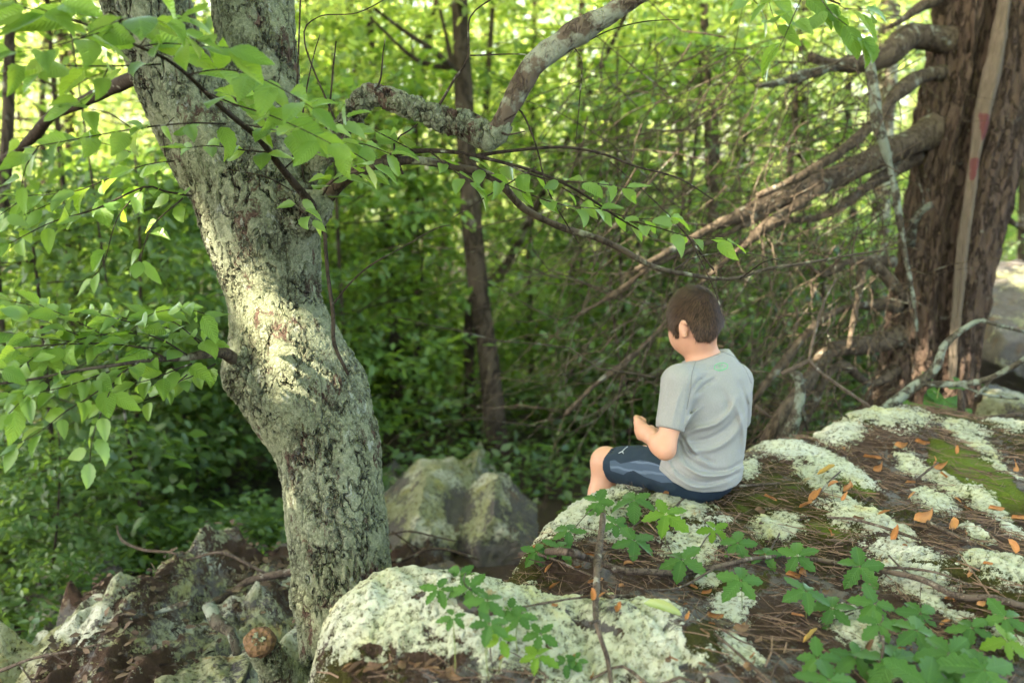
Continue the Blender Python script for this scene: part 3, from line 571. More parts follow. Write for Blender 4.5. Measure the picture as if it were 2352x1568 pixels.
# lower left spray off the trunk
b4, _, _ = branch('552,838,2.86,26;528,818,2.80,30;505,808,2.75,26;460,815,2.66,21;420,822,2.6,15;360,826,2.5,11;280,836,2.4,9;180,850,2.32,8;90,868,2.25,7;-30,885,2.2,6', M_LIMB2)
for s, lf, ev in [
    ('430,815,2.6,5;360,775,2.55,4;280,765,2.5,3;200,775,2.45,3;100,800,2.4,2', .06, .024), ('380,822,2.5,5;330,800,2.5,4;260,790,2.46,4;150,790,2.4,3;20,800,2.35,3', .06, .024),
    ('320,830,2.44,4;270,865,2.36,4;250,905,2.32,3;228,960,2.3,3;212,1010,2.28,2;206,1062,2.27,2', .056, .034), ('250,880,2.36,4;200,915,2.3,3;150,945,2.27,3;100,985,2.24,2;40,1020,2.22,2', .056, .032),
    ('360,824,2.5,4;300,840,2.44,3;230,860,2.38,3;140,890,2.3,3;30,910,2.25,2', .058, .026), ('440,835,2.62,4;400,850,2.55,3;350,870,2.5,2;310,880,2.48,2', .058, .028),
    ('300,760,2.5,3;350,720,2.48,2;420,710,2.45,2;470,720,2.45,2', .062, .025), ('480,800,2.7,3;440,770,2.66,3;370,750,2.62,2;280,730,2.6,2', .06, .022), ('360,800,2.5,3;250,790,2.46,3;120,780,2.42,2;0,760,2.4,2', .06, .022), ('300,740,2.5,3;220,720,2.48,2;120,710,2.46,2;20,690,2.44,2', .06, .024), ('430,860,2.6,3;380,900,2.55,3;330,920,2.52,2', .052, .03), ('180,850,2.3,3;120,870,2.28,2;60,900,2.25,2', .055, .026), ('180,770,2.42,3;110,740,2.4,2;30,720,2.38,2', .062, .022), ('240,770,2.45,3;160,730,2.42,2;90,700,2.4,2', .062, .03),
    ('480,812,2.7,4;450,780,2.64,3;400,740,2.6,3;330,720,2.58,2', .062, .024), ('150,850,2.3,3;90,880,2.25,2;20,950,2.2,2', .056, .026), ('495,835,2.75,3;450,860,2.7,3;400,880,2.66,2', .06, .028), ('100,800,2.4,3;50,840,2.3,2;-10,850,2.2,2', .06, .028)]:
    side(s, b4, lf, ev, .75, .75)
# leaves on the right of the fork, and the cluster hanging in at the top right
for s, lf, ev in [('1060,352,2.75,5;1120,400,2.72,4;1200,440,2.7,3;1290,470,2.7,3;1380,480,2.7,2', .062, .045), ('1150,372,2.76,5;1250,410,2.74,4;1350,420,2.73,3;1440,430,2.72,2', .066, .045),
                  ('1420,500,2.82,3;1500,520,2.8,3;1590,545,2.8,2;1670,550,2.8,2', .062, .045), ('985,346,2.75,4;1040,390,2.7,3;1080,420,2.68,2', .06, .045), ('960,352,2.75,4;900,320,2.7,3;860,300,2.66,2', .072, .05), ('1290,430,2.8,3;1360,470,2.8,3;1450,500,2.8,2;1540,500,2.8,2', .062, .042)]:
    side(s, b2, lf, ev, .8, .3)
b5, _, _ = branch('1560,-70,2.62,14;1660,-60,2.5,10;1760,-40,2.4,8;1850,-20,2.35,7;1930,10,2.3,5')
for s, lf, ev in [('1760,-40,2.4,3;1770,20,2.36,2;1785,60,2.35,2', .075, .035), ('1850,-20,2.35,3;1830,20,2.32,3;1800,90,2.3,2;1790,110,2.3,2', .07, .045), ('1880,-10,2.34,3;1910,30,2.3,2;1960,70,2.3,2;1990,95,2.28,2', .072, .03), ('1700,-50,2.45,3;1720,-10,2.4,2;1740,10,2.4,2', .07, .035), ('1910,0,2.3,3;1940,20,2.3,2;1990,20,2.3,2', .075, .04)]:
    side(s, b5, lf, ev, 1.2, 1.0)
# bare twigs
for s in ['700,430,2.88,6;690,330,2.86,5;700,230,2.84,4;720,130,2.82,3;735,80,2.8,2', '735,370,2.86,6;755,260,2.84,5;765,160,2.82,4;772,95,2.8,3', '830,230,2.76,6;870,195,2.74,5;880,120,2.72,3;885,90,2.72,2', '780,300,2.84,5;700,100,2.8,4;730,40,2.78,3;820,30,2.7,3;900,-10,2.7,3',
          '672,380,2.86,5;682,200,2.84,5;690,0,2.8,4', '766,698,2.86,4;800,655,2.8,4;850,610,2.75,4;930,565,2.7,3;1000,525,2.68,3;1035,517,2.66,2', '1010,240,2.72,7;1045,180,2.72,6;1075,130,2.7,5;1080,40,2.7,4;1140,-10,2.7,4', '1250,140,2.68,6;1330,105,2.7,4;1400,70,2.7,3;1480,50,2.7,3;1560,45,2.7,2',
          '1300,100,2.66,4;1335,130,2.66,3;1332,220,2.66,3;1322,330,2.66,2', '1150,290,2.7,6;1190,250,2.7,5;1230,330,2.72,4;1260,440,2.75,4;1330,560,2.8,3', '1140,300,2.7,8;1165,310,2.68,5;1205,302,2.66,3', '1150,290,2.7,7;1160,275,2.68,5;1185,262,2.66,3',
          '925,400,2.78,6;905,330,2.76,5;940,300,2.74,4;960,285,2.74,3', '1230,385,2.76,4;1120,450,2.7,3;1040,500,2.66,2', '690,450,2.8,4;620,410,2.75,3;560,395,2.7,3;520,390,2.68,2', '1080,128,2.7,4;1200,125,2.7,3;1260,140,2.7,3',
          '745,520,2.80,9;752,620,2.78,9;765,720,2.78,10;768,790,2.78,10;800,860,2.80,7', '380,360,2.6,4;375,300,2.6,3;400,270,2.6,2', '1640,620,3.25,5;1560,520,3.2,4;1480,440,3.2,3;1400,370,3.2,2', '1550,618,3.15,5;1600,590,3.2,4;1700,580,3.3,3;1800,600,3.4,2',
          '1590,560,3.0,3;1630,640,3.0,3;1650,690,3.0,3;1665,735,3.0,2', '1700,640,3.3,4;1760,600,3.2,3;1830,590,3.2,2', '730,480,2.86,20;740,520,2.90,16;748,545,2.95,10']:
    branch(s, None, 'twig', 6)
SUNSPOTS = []
def finish_leaves():
    order = sorted(range(len(ALL_LEAF)), key=lambda i: -ALL_LEAF[i][4] / max(.5, (ALL_LEAF[i][1] - CAM) @ FW)); big = set(order[:300])
    B = Bag()
    for i, (par, pos, dr, nm, sz) in enumerate(ALL_LEAF):
        if i in big: place(LEAVES[(i * 7) % 16], 'leaf', pos, dr, nm, sz, par, tree)
        else:
            me = LEAVES[(i * 7) % 16]; n = len(me.vertices); V = np.empty(n * 3, np.float32); me.vertices.foreach_get('co', V); V = V.reshape(-1, 3)
            x = nrm(dr); y = nrm(np.cross(nm, x)); z = np.cross(x, y); Fq = np.array([p.vertices[:] for p in me.polygons])
            B.add((pos + sz * (V[:, :1] * x + V[:, 1:2] * y + V[:, 2:] * z), Fq))
    if B.V: V, F = B.get(); child('leaves', V, F, M_LEAFH, tree, kind='stuff')
M_LEAFH = mat_leaf('birch_leaf_small', (.050, .125, .030), (.15, .26, .055), (.30, .52, .07), .38, False, .5)
finish_leaves()

# ------------------------------------------------------------------ the big shaggy tree at the right, with its dead limbs
CB = P(2135, 980, 5.6)
cedar = thing('shaggy_tree', CB, 'massive dark reddish brown tree with split trunk and dead limbs at the right', 'tree')
p, r = PL('2105,1010,5.6,280;2118,930,5.6,215;2134,840,5.6,185;2152,720,5.6,186;2174,600,5.6,190;2204,450,5.6,200;2228,300,5.6,208;2254,150,5.6,214;2280,0,5.6,220;2314,-200,5.6,225;2350,-500,5.6,215')
def lob(t, a): return 1 + .10 * np.cos(2 * (a - 1.0)) + .035 * np.cos(9 * a + 6 * t) + .030 * np.cos(23 * a + 9 * np.sin(9 * t)) + .022 * np.cos(41 * a - 8 * np.sin(14 * t))
V, F = tube(p, r, 180, .02, .03, 9, True, lob)
# groove down the side facing the camera
gp, _ = PL('2325,-60,5.3,1;2305,60,5.3,1;2275,200,5.3,1;2250,330,5.3,1;2225,500,5.3,1;2205,680,5.3,1;2190,880,5.3,1'); gz = gp[:, 2][::-1]; gxx = np.interp(V[:, 2], gz, gp[:, 0][::-1])
front = V[:, 1] < np.interp(V[:, 2], [a[2] for a in p], [a[1] for a in p]); dx = (V[:, 0] - gxx) / .055
V[:, 1] += np.where(front, .11 * np.exp(-dx ** 2), 0)
child('trunk', V, F, M_CEDAR, cedar)
Vt, Ft = tube(*PL('2318,-80,5.38,24;2304,40,5.37,28;2280,170,5.36,34;2258,270,5.36,30;2240,360,5.36,20;2228,450,5.36,22;2212,560,5.37,22;2200,690,5.38,22;2190,800,5.39,17;2186,880,5.40,12'), 28, .02, .012, 9, True, lambda t, a: 1 + .25 * np.cos(3 * a + 2 * t) + .08 * np.cos(9 * a))
qx, qy, _ = proj(Vt); pm = .5 - poly_sd(qx, qy, np.array([(2246, 256), (2275, 262), (2270, 310), (2255, 325), (2250, 290)], float)) * .12; pm = np.maximum(pm, .5 - poly_sd(qx, qy, np.array([(2228, 360), (2250, 362), (2242, 410), (2226, 415)], float)) * .12)
sw = child('split_wood', Vt, Ft, M_SPLINT, cedar, attrs={'paint': np.clip(pm, 0, 1)}, label='long pale strip of bare wood in the split of the trunk')
LIMBS = [('2170,290,5.6,95;2110,318,5.5,66;2030,352,5.4,58;1950,392,5.3,52;1860,430,5.2,50;1770,468,5.1,44;1700,495,5.0,34;1640,520,4.95,24;1560,565,4.9,16;1460,620,4.85,10', M_DEAD), ('2240,110,5.6,80;2150,90,5.5,62;2085,85,5.4,60;2040,125,5.3,56;1990,145,5.25,44;1920,150,5.2,30;1860,130,5.15,22', M_DEAD),
    ('1995,150,5.25,26;1930,152,5.2,24;1860,170,5.1,22;1790,190,5.05,18;1735,198,5.0,14', M_DEADLI), ('2190,160,5.6,40;2110,180,5.4,34;2050,225,5.3,30;2000,290,5.2,26;1930,350,5.1,22;1830,410,5.0,18;1740,450,4.95,14', M_DEAD),
    ('2100,765,5.6,60;2040,780,5.5,46;1975,795,5.4,40;1915,800,5.3,36;1880,835,5.2,34;1850,890,5.1,32;1810,950,5.0,30;1780,1010,4.9,26', M_DEAD), ('1990,110,5.0,18;2005,200,4.95,20;2015,280,4.9,18;2035,350,4.9,20;2055,430,4.9,16;2070,530,4.9,14;2085,620,4.9,12;2100,700,4.9,8;2105,760,4.9,5', M_DEADLI),
    ('2050,600,5.5,30;1990,605,5.4,26;1975,660,5.3,20;1960,740,5.2,14;1950,800,5.1,10', M_DEAD), ('2060,700,5.5,40;2000,700,5.4,22;1950,705,5.3,18;1890,730,5.2,18;1850,770,5.1,20;1800,830,5.0,20;1760,880,4.95,14;1700,960,4.9,8', M_DEAD),
    ('1900,420,5.2,20;1830,470,5.1,22;1760,520,5.0,20;1690,580,4.95,16;1600,660,4.9,14;1510,760,4.85,13;1440,830,4.8,13;1370,880,4.8,12;1300,950,4.8,8', M_DEAD), ('1820,450,5.1,16;1700,520,5.0,13;1600,570,4.95,12;1500,610,4.9,12;1420,670,4.9,11;1330,722,4.9,7', M_DEAD),
    ('2110,360,5.6,36;2020,410,5.45,26;1950,460,5.3,22;1880,500,5.2,18;1800,510,5.1,14;1700,560,5.0,10', M_DEAD), ('2080,690,5.5,26;2010,610,5.4,24;1950,600,5.3,20;1890,630,5.2,16;1850,600,5.1,12', M_DEAD),
    ('2330,260,5.6,30;2390,300,5.5,24;2450,320,5.5,18', M_DEAD), ('2310,500,5.6,24;2352,525,5.6,18;2420,520,5.6,12', M_DEAD), ('2090,560,5.5,22;2100,510,5.35,20;2120,480,5.3,16;2140,470,5.25,8', M_DEADLI), ('2095,-60,5.6,40;2160,-20,5.5,34;2110,20,5.4,22;2050,60,5.3,14', M_DEAD),
    ('2060,850,5.5,30;2000,880,5.4,20;1940,840,5.3,18;1900,860,5.2,18;1860,950,5.1,16;1830,1000,5.0,10', M_DEAD)]
for s, m in LIMBS:
    p, r = PL(s); V, F = tube(p, r, 12, .04, .02, 12); child('limb', V, F, m, cedar)
B = Bag(); R3 = np.random.RandomState(9)
def wander(a, dr, L, r0, n=7, wob=.25, sag=0.0, rs=R3):
    p = [np.array(a, float)]; d = nrm(dr)
    for i in range(n): d = nrm(d + rs.randn(3) * wob * .5 + [0, 0, -sag]); p.append(p[-1] + d * L / n)
    return np.array(p), np.linspace(r0, r0 * .25, n + 1)
for s, m in LIMBS:
    p, r = PL(s); q, rr = resample(p, r, .12)
    for i in range(1, len(q)):
        for _ in range(2):
            dr = np.array([-.75, -.1, -.35]) + R3.randn(3) * .55; B.add(tube(*wander(q[i], dr, R3.uniform(.25, 1.1), R3.uniform(.0015, .0045), 7, .45, .04), 4, .12, cap=False))
for _ in range(760):
    x, y = R3.uniform(1330, 2120), R3.uniform(80, 960)
    if (x < 1700 and y > 600) and R3.rand() < .6: continue
    a = P(x, y, R3.uniform(4.6, 6.2)); dr = np.array([-.7, R3.uniform(-.2, .2), -.65]) + R3.randn(3) * .5
    B.add(tube(*wander(a, dr, R3.uniform(.4, 1.5), R3.uniform(.0015, .0048), 8, .45, .03), 4, .12, cap=False))
V, F = B.get(); child('dead_twigs', V, F, M_DEAD, cedar, kind='stuff')

# ------------------------------------------------------------------ trees of the wood: shared crowns
def crown(seed, n_spray, per, h0, h1, reach, leaf, trunk_r, hgt):
    r = np.random.RandomState(seed); P_, D_, N_, S_l = [], [], [], []; B = Bag()
    wv = r.randn(2, 3) * .12; zs = np.linspace(-.4, hgt, 14)
    ax = lambda z: np.array([wv[0, 0] * math.sin(z * .9 + wv[0, 1] * 9) + .04 * z * wv[1, 0] * 4, wv[0, 2] * math.sin(z * .8 + wv[1, 1] * 9), z])
    B.add(tube(np.array([ax(z) for z in zs]), np.linspace(trunk_r, trunk_r * .3, 14), 9, .3, trunk_r * .15, 6))
    for _ in range(n_spray):
        z = h0 + (h1 - h0) * r.rand() ** .9; az = r.rand() * 2 * np.pi; rc = reach * (.45 + .55 * math.sin(math.pi * min(1, .15 + .85 * (z - h0 * .6) / (h1 - h0 * .6)))) * r.uniform(.5, 1.1)
        d0 = np.array([math.cos(az), math.sin(az), r.uniform(.0, .45)]); p, rr = wander(ax(min(z, hgt)), d0, rc, trunk_r * .22, 6, .25, .05, r)
        B.add(tube(p, rr, 4, .4, cap=False))
        m = per; t = r.rand(m) ** .7 * 6; i = np.minimum(t.astype(int), 5); fr = (t - i)[:, None]; q = p[i] * (1 - fr) + p[i + 1] * fr
        lat = r.randn(m) * rc * .16 * (1.1 - .09 * t); sd = np.array([-math.sin(az), math.cos(az), 0]); q = q + lat[:, None] * sd + r.randn(m, 3) * [.07, .07, .045] - np.abs(lat)[:, None] * [0, 0, .18]
        P_.append(q); D_.append(d0 * .5 + np.sign(lat)[:, None] * sd * .7 + r.randn(m, 3) * .45 + [0, 0, -.2]); N_.append(np.array([0, 0, 1.0]) + r.randn(m, 3) * .42); S_l.append(leaf * r.uniform(.65, 1.25, m))
    return B.get(), leaf_raw(np.vstack(P_), np.vstack(D_), np.vstack(N_), np.concatenate(S_l))
KINDS = {}
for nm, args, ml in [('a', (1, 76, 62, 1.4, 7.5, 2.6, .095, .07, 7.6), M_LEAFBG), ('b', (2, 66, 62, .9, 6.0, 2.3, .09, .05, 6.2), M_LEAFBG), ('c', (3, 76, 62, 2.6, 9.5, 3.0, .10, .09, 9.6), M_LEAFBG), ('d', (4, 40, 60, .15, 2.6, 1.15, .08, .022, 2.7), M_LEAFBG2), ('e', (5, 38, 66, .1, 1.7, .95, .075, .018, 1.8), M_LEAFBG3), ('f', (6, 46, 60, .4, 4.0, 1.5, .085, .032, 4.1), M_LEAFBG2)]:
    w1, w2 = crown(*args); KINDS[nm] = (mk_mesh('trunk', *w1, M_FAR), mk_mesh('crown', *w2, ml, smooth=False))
def wood(kind, x, y, rot, s, label, group, name='wood_tree', cat='tree'):
    o = thing(name, (x, y, float(terrain_z(x, y)) - .05), label, cat, group); o.rotation_euler = (rnd.uniform(-.05, .05), rnd.uniform(-.05, .05), rot); o.scale = (s, s, s * rnd.uniform(.9, 1.15))
    a, b_ = KINDS[kind]; link('trunk', a, o); link('crown', b_, o); return o
R4 = np.random.RandomState(21)
def zone(x, y):
    p = 1176 + x / y * FOC
    for lim, t in ((480, 'left of the crooked trunk'), (880, 'close behind the crooked trunk'), (1160, 'above the boulder trio'), (1480, 'between the boulders and the child'), (1760, 'straight beyond the child'), (2120, 'behind the tangle of dead limbs')):
        if p < lim: return t
    return 'behind the big shaggy trunk'
def in_view(x, y, m=1.5): return abs(x) < y * .53 + m
cnt = 0
for ring, (y0, y1, n, kinds, mar) in enumerate([(9.5, 14, 6, 'abf', 2.0), (14, 20, 10, 'abc', 2.5), (20, 30, 20, 'abc', 3), (30, 46, 24, 'ac', 3)]):
    for k in range(n):
        y = R4.uniform(y0, y1); x = (-1 + 2 * (k + R4.rand()) / n) * (y * .53 + mar); s = R4.uniform(.8, 1.25) * (1 + .012 * (y - 10))
        wood(kinds[R4.randint(len(kinds))], x, y, R4.rand() * 6.28, s, ['nearest leafy young tree ', 'slender leafy tree deeper in the bright wood ', 'thin leafy tree far back ', 'distant leafy tree at the back of the wood '][ring] + zone(x, y), ['near trees of the wood', 'middle trees of the wood', 'far trees of the wood', 'distant trees of the wood'][ring])
for k in range(66):
    y = R4.uniform(6.8, 19); x = (-1 + 2 * (k + R4.rand()) / 66) * (y * .53 + .6); px = 1176 + x / y * FOC
    if 820 < px < 1420 and y < 8.2: continue
    if px > 1750 and y < 8.5: continue
    wood('de'[R4.randint(2)], x, y, R4.rand() * 6.28, R4.uniform(.75, 1.2), ('tall' if y < 10 else 'small far') + ' leafy shrub in the undergrowth ' + zone(x, y), 'shrubs of the undergrowth', 'shrub', 'shrub')
for px, dd, kd, s, lb in [(60, 5.4, 'e', 1.1, 'dark shrub at the left edge behind the hanging leaves'), (250, 6.0, 'e', 1.15, 'dark bushy shrub below the hanging leaf spray'), (450, 6.6, 'e', 1.2, 'shrub close behind the trunk of the crooked tree'), (150, 6.9, 'f', 1.0, 'slim bushy sapling behind the leaf spray'), (780, 7.4, 'd', 1.15, 'bright leafy shrub right of the crooked trunk'), (960, 8.6, 'd', 1.2, 'shrub behind the pointed boulder'),
                          (700, 9.4, 'd', 1.3, 'bright shrub in the gap right of the crooked trunk'), (850, 10.2, 'f', 1.0, 'bright sapling above the largest boulder'), (1230, 9.8, 'f', 1.0, 'bright sapling right of the dark straight trunk'), (1440, 10.4, 'f', 1.1, 'bright sapling left of the head of the child'), (1350, 8.4, 'd', 1.1, 'leafy shrub beyond the hands of the child'), (1700, 8.2, 'e', 1.0, 'shrub glimpsed beyond the shoulder of the child'), (600, 7.0, 'e', 1.0, 'low shrub half hidden by the crooked trunk'), (20, 4.6, 'e', .55, 'small bluish green shrub in the bottom corner')]:
    x = (px - 1176) / FOC * dd; wood(kd, x, dd, R4.rand() * 6.28, s, lb, None, 'shrub', 'shrub')
# trunks that can be told apart: each with its own stem, limbs and crown
def stem_tree(s, label, mat=None, kind='c', cs=1.0, cz=3.2, extra=()):
    p, r = PL(s); base = np.array([p[0][0], p[0][1], float(terrain_z(p[0][0], p[0][1])) - .1]); o = thing('wood_tree', base, label, 'tree')
    top = p[-1] + nrm(p[-1] - p[-2]) * 3.0; p = np.vstack([base, p, top]); r = np.concatenate([[r[0] * 1.15], r, [r[-1] * .6]])
    V, F = tube(p, r, 14, .12, r[0] * .12, 7); child('trunk', V, F, mat or M_FAR, o)
    for e in extra: q, rr = PL(e); child('limb', *tube(q, rr, 7, .1, .01, 8), mat or M_FAR, o)
    if kind: c_ = link('crown', KINDS[kind][1], o); c_.location = (0, 0, cz); c_.scale = (cs,) * 3; c_.rotation_euler = (0, 0, rnd.uniform(0, 6))
    return o
stem_tree('1150,1120,7.6,58;1140,1000,7.6,52;1125,850,7.6,50;1105,700,7.6,46;1088,560,7.6,46;1078,440,7.6,46;1068,280,7.6,44;1062,150,7.6,42;1055,-20,7.6,38', 'dark straight trunk with pale flecks standing behind the boulders', None, 'c', .9, 3.4, ['1062,180,7.6,16;1000,120,7.4,14;940,80,7.3,10;860,20,7.2,8', '1062,250,7.6,14;1040,150,7.7,12;1010,20,7.8,8', '1075,160,7.6,14;960,140,7.5,10;850,40,7.4,8'])
stem_tree('925,1020,10,26;930,900,10,25;935,620,10,25;942,480,10,24;952,330,10,22;968,180,10,22;990,60,10,20;1010,-20,10,18', 'slim grey trunk between the crooked tree and the dark straight trunk', None, 'a', 1.0, 1.8)
stem_tree('880,1060,8.8,34;905,950,8.8,34;912,850,8.8,30;905,760,8.8,26', 'short dark trunk close above the largest boulder', None, 'a', .9, 1.2)
stem_tree('1075,1080,9,26;1078,900,9,24;1082,760,9,22;1090,640,9,18', 'thin dark stem beside the dark straight trunk', None, 'a', .9, 1.5)
stem_tree('830,720,12,20;815,600,12,20;800,450,12,18;790,300,12,16', 'thin stem just right of the crooked trunk', None, 'b', 1, 2.2)
stem_tree('1310,760,11,24;1315,600,11,22;1325,430,11,20;1330,250,11,18', 'slender trunk left of the head of the child', None, 'b', 1, 2.0)
stem_tree('1345,740,12,18;1400,640,12,18;1410,500,12,16;1415,380,12,14', 'thin stem right of the slender trunk', None, 'b', 1, 2.0)
stem_tree('1652,1000,8.5,36;1650,850,8.5,34;1646,700,8.5,32;1640,560,8.5,28', 'dark trunk directly behind the head of the child', None, 'b', 1, 1.6)
stem_tree('1080,700,8.6,22;1140,640,8.6,22;1190,560,8.6,20;1240,460,8.6,18;1300,330,8.6,14', 'thin leaning trunk slanting up to the right', None, None)
stem_tree('-10,620,6.2,22;5,480,6.2,30;18,300,6.2,28;22,100,6.2,24;30,-20,6.2,20', 'dark trunk at the very left edge of the wood', None, 'b', .9, 2.6)
stem_tree('518,1080,8,20;520,900,8,20;522,760,8,18;525,640,8,16', 'thin stem half hidden left of the crooked trunk', None, 'b', .9, 1.8)
stem_tree('2010,900,9,40;2020,600,9,40;2030,300,9,44;2040,120,9,46;2045,-20,9,48', 'pale grey trunk between the dead limbs', M_LIMB, 'c', 1, 3.5)
stem_tree('1640,330,10,28;1610,200,10,28;1590,90,10,24;1570,-20,10,22', 'dark leaning trunk at the top above the head of the child', None, 'c', 1, 3.0, ['1640,300,10,16;1610,180,9.8,14;1540,100,9.6,10'])
stem_tree('330,1230,5.6,9;318,1140,5.6,9;302,1060,5.6,8;295,1010,5.6,6', 'bare slender sapling stem in the dark undergrowth', M_TWIG, None)
stem_tree('1760,1000,9.5,26;1770,850,9.5,24;1790,640,9.5,22', 'shaded stem right of the child in the tangle of branches', None, 'b', 1, 2)
for px, d, h, wpx, lean in [(705, 13, 700, 13, 20), (760, 15, 640, 14, -15), (870, 16, 620, 12, 10), (1000, 12, 700, 16, 25), (1030, 17, 600, 12, -10), (1210, 14, 660, 15, 15), (1255, 18, 600, 12, -20), (1450, 13, 690, 15, -18), (1500, 16, 640, 13, 20), (1555, 12, 720, 15, 12), (1720, 11, 760, 18, -25), (1930, 12, 720, 18, 30), (90, 11, 760, 16, 12), (180, 14, 680, 14, -20), (420, 12, 720, 16, 15), (2340, 12, 720, 22, 10)]:
    stem_tree(f'{px},{h},{d},{wpx};{px + lean},{h * .66:.0f},{d},{wpx};{px + lean * .6:.0f},{h * .3:.0f},{d},{wpx * .9};{px + lean * 1.6:.0f},-20,{d},{wpx * .8}', 'slim dark stem in the bright wood ' + zone((px - 1176) / FOC * d, d), None, 'abc'[int(px) % 3], .8, 2.4)['group'] = 'slim stems in the bright wood'
# long dark limb crossing the upper left
q_, r_ = PL('330,170,3.4,34;250,205,3.6,30;180,240,3.8,28;120,265,4.0,26;60,330,4.2,24;-40,400,4.4,20'); child('limb', *tube(q_, r_, 10, .04, .006, 12), M_TWIG, tree)
# distant woodland mass behind everything and low leafy ground cover
n = 9000; y = R4.uniform(46, 85, n); x = R4.uniform(-1, 1, n) * (y * .6 + 8); zt = terrain_z(x, y); hmax = 6.5 + 5 * fbm(np.stack([x * .12, y * .12, y * 0], -1), 3) * 2; z = zt + R4.rand(n) ** .8 * hmax
V, F = leaf_raw(np.stack([x, y, z], -1), R4.randn(n, 3), R4.randn(n, 3) * .6 + [0, 0, 1], R4.uniform(.35, .75, n)); link('distant_wood', mk_mesh('distant_wood', V, F, M_LEAFBG, smooth=False), kind='stuff', label='far leafy wood seen through the nearer trees')
n = 42000; y = 5.2 + R4.rand(n) ** 1.3 * 13; x = R4.uniform(-1, 1, n) * (y * .53 + 1); z = terrain_z(x, y); den = fbm(np.stack([x * 1.1, y * 1.1, x * 0], -1), 3); k = (den > -.12) & ~((x > -.95) & (x < .3) & (y < 6.2)); x, y, z, den = x[k], y[k], z[k], den[k]; z = z + R4.rand(len(z)) ** 1.5 * (.12 + .65 * np.clip(den + .15, 0, 1))
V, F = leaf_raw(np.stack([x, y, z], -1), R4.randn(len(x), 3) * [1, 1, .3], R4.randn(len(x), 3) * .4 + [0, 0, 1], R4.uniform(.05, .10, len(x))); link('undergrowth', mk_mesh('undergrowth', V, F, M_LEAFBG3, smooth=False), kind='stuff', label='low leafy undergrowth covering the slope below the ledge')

# ------------------------------------------------------------------ the child on the ledge
b = NB('skin'); q = b.pos(); b.bsdf(b.mix(b.noise(q, 14, 3), (.41, .195, .13), (.58, .33, .23)), .5, b.bump(b.noise(q, 300, 2), .1, .001), .35, Subsurface_Weight=.12, Subsurface_Scale=.02, Subsurface_Radius=(1.0, .35, .2)); M_SKIN = b.m
b = NB('heather_cotton'); q = b.pos(); n1 = b.noise(b.pos((1, 1, .3)), 420, 3, .7); b.bsdf(b.mix(n1, (.185, .19, .19), (.295, .30, .30)), .95, b.bump(b.noise(q, 900, 2), .25, .001), .05, Sheen_Weight=.08); M_SHIRT = b.m
b = NB('navy_polyester'); q = b.pos(); pn = b.attr('panel'); st = b.n('TexWave', wave_type='BANDS', bands_direction='DIAGONAL'); b.put(st.inputs[0], q); st.inputs['Scale'].default_value = 16; st.inputs['Distortion'].default_value = 1.5
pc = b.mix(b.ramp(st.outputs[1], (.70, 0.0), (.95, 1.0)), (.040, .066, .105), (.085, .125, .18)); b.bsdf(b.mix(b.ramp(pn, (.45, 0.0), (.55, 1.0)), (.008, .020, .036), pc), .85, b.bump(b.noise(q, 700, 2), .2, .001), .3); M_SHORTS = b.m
b = NB('seam_thread'); b.bsdf((.16, .165, .18), .9); M_SEAM = b.m
b = NB('green_print'); b.bsdf((.05, .42, .16), .7); M_GRN = b.m
b = NB('white_print'); b.bsdf((.55, .60, .66), .6); M_WHT = b.m
b = NB('brown_hair'); g_ = b.n('NewGeometry'); b.bsdf(b.mix(g_.outputs['Random Per Island'], (.008, .0045, .003), (.105, .060, .038)), .55, spec=.25); M_HAIR = b.m
b = NB('eye_white'); b.bsdf((.8, .78, .75), .2); M_EYE = b.m
b = NB('shoe'); b.bsdf((.05, .06, .07), .7); M_SHOE = b.m
boy = thing('person', P(1610, 1120, 3.2), 'child in grey t-shirt and navy shorts sitting on the ledge with back turned', 'person')
FWD = nrm([-.66, .75, 0]); LAT = nrm([.75, .66, 0]); HF = nrm([-.62, .77, -.14]); HR = nrm(np.cross(HF, [0, 0, 1])); HU = np.cross(HR, HF)
HC = P(1592, 736, 3.15)
sL, eL, wL = P(1560, 880, 3.06), P(1528, 1032, 3.03), P(1493, 1000, 3.11)
sR, eR, wR = P(1690, 872, 3.27), P(1690, 1010, 3.42), P(1500, 1000, 3.42)
hL, kL, aL = P(1562, 1086, 3.17), P(1391, 1062, 3.40), P(1342, 1285, 3.42)
hR = hL + LAT * .15 + [0, 0, -.005]; kR = kL + LAT * .20 + [0, 0, -.035]; aR = aL + LAT * .20 + FWD * .05
spine = [(P(1608, 1080, 3.22), .125), (P(1622, 1030, 3.22), .118), (P(1632, 970, 3.20), .118), (P(1634, 915, 3.18), .120), (P(1628, 872, 3.18), .102)]
def torso(f, off, k=.05):
    for i in range(4): f.seg(spine[i][0], spine[i + 1][0], spine[i][1] + off, spine[i + 1][1] + off, k, sq=(FWD, .74))
f = Field([HC[0] - .45, 2.8, aL[2] - .14], [P(1760, 900, 3.3)[0], 3.95, HC[2] + .16], .0055)
torso(f, -.014); f.seg(sL, sR, .040, .040, .04)
f.ell(HC, [.068, .080, .095], [HR, HF, HU], .01); f.ell(HC + HF * .030 - HU * .048, [.052, .058, .062], [HR, HF, HU], .03)
f.seg(P(1618, 845, 3.19), HC - HU * .045 - HF * .022, .050, .047, .028)
f.seg(HC + HF * .076 - HU * .012, HC + HF * .092 - HU * .034, .008, .0115, .012)             # nose
f.seg(HC + HF * .080 - HU * .060 - HR * .016, HC + HF * .080 - HU * .060 + HR * .016, .008, .008, .01)
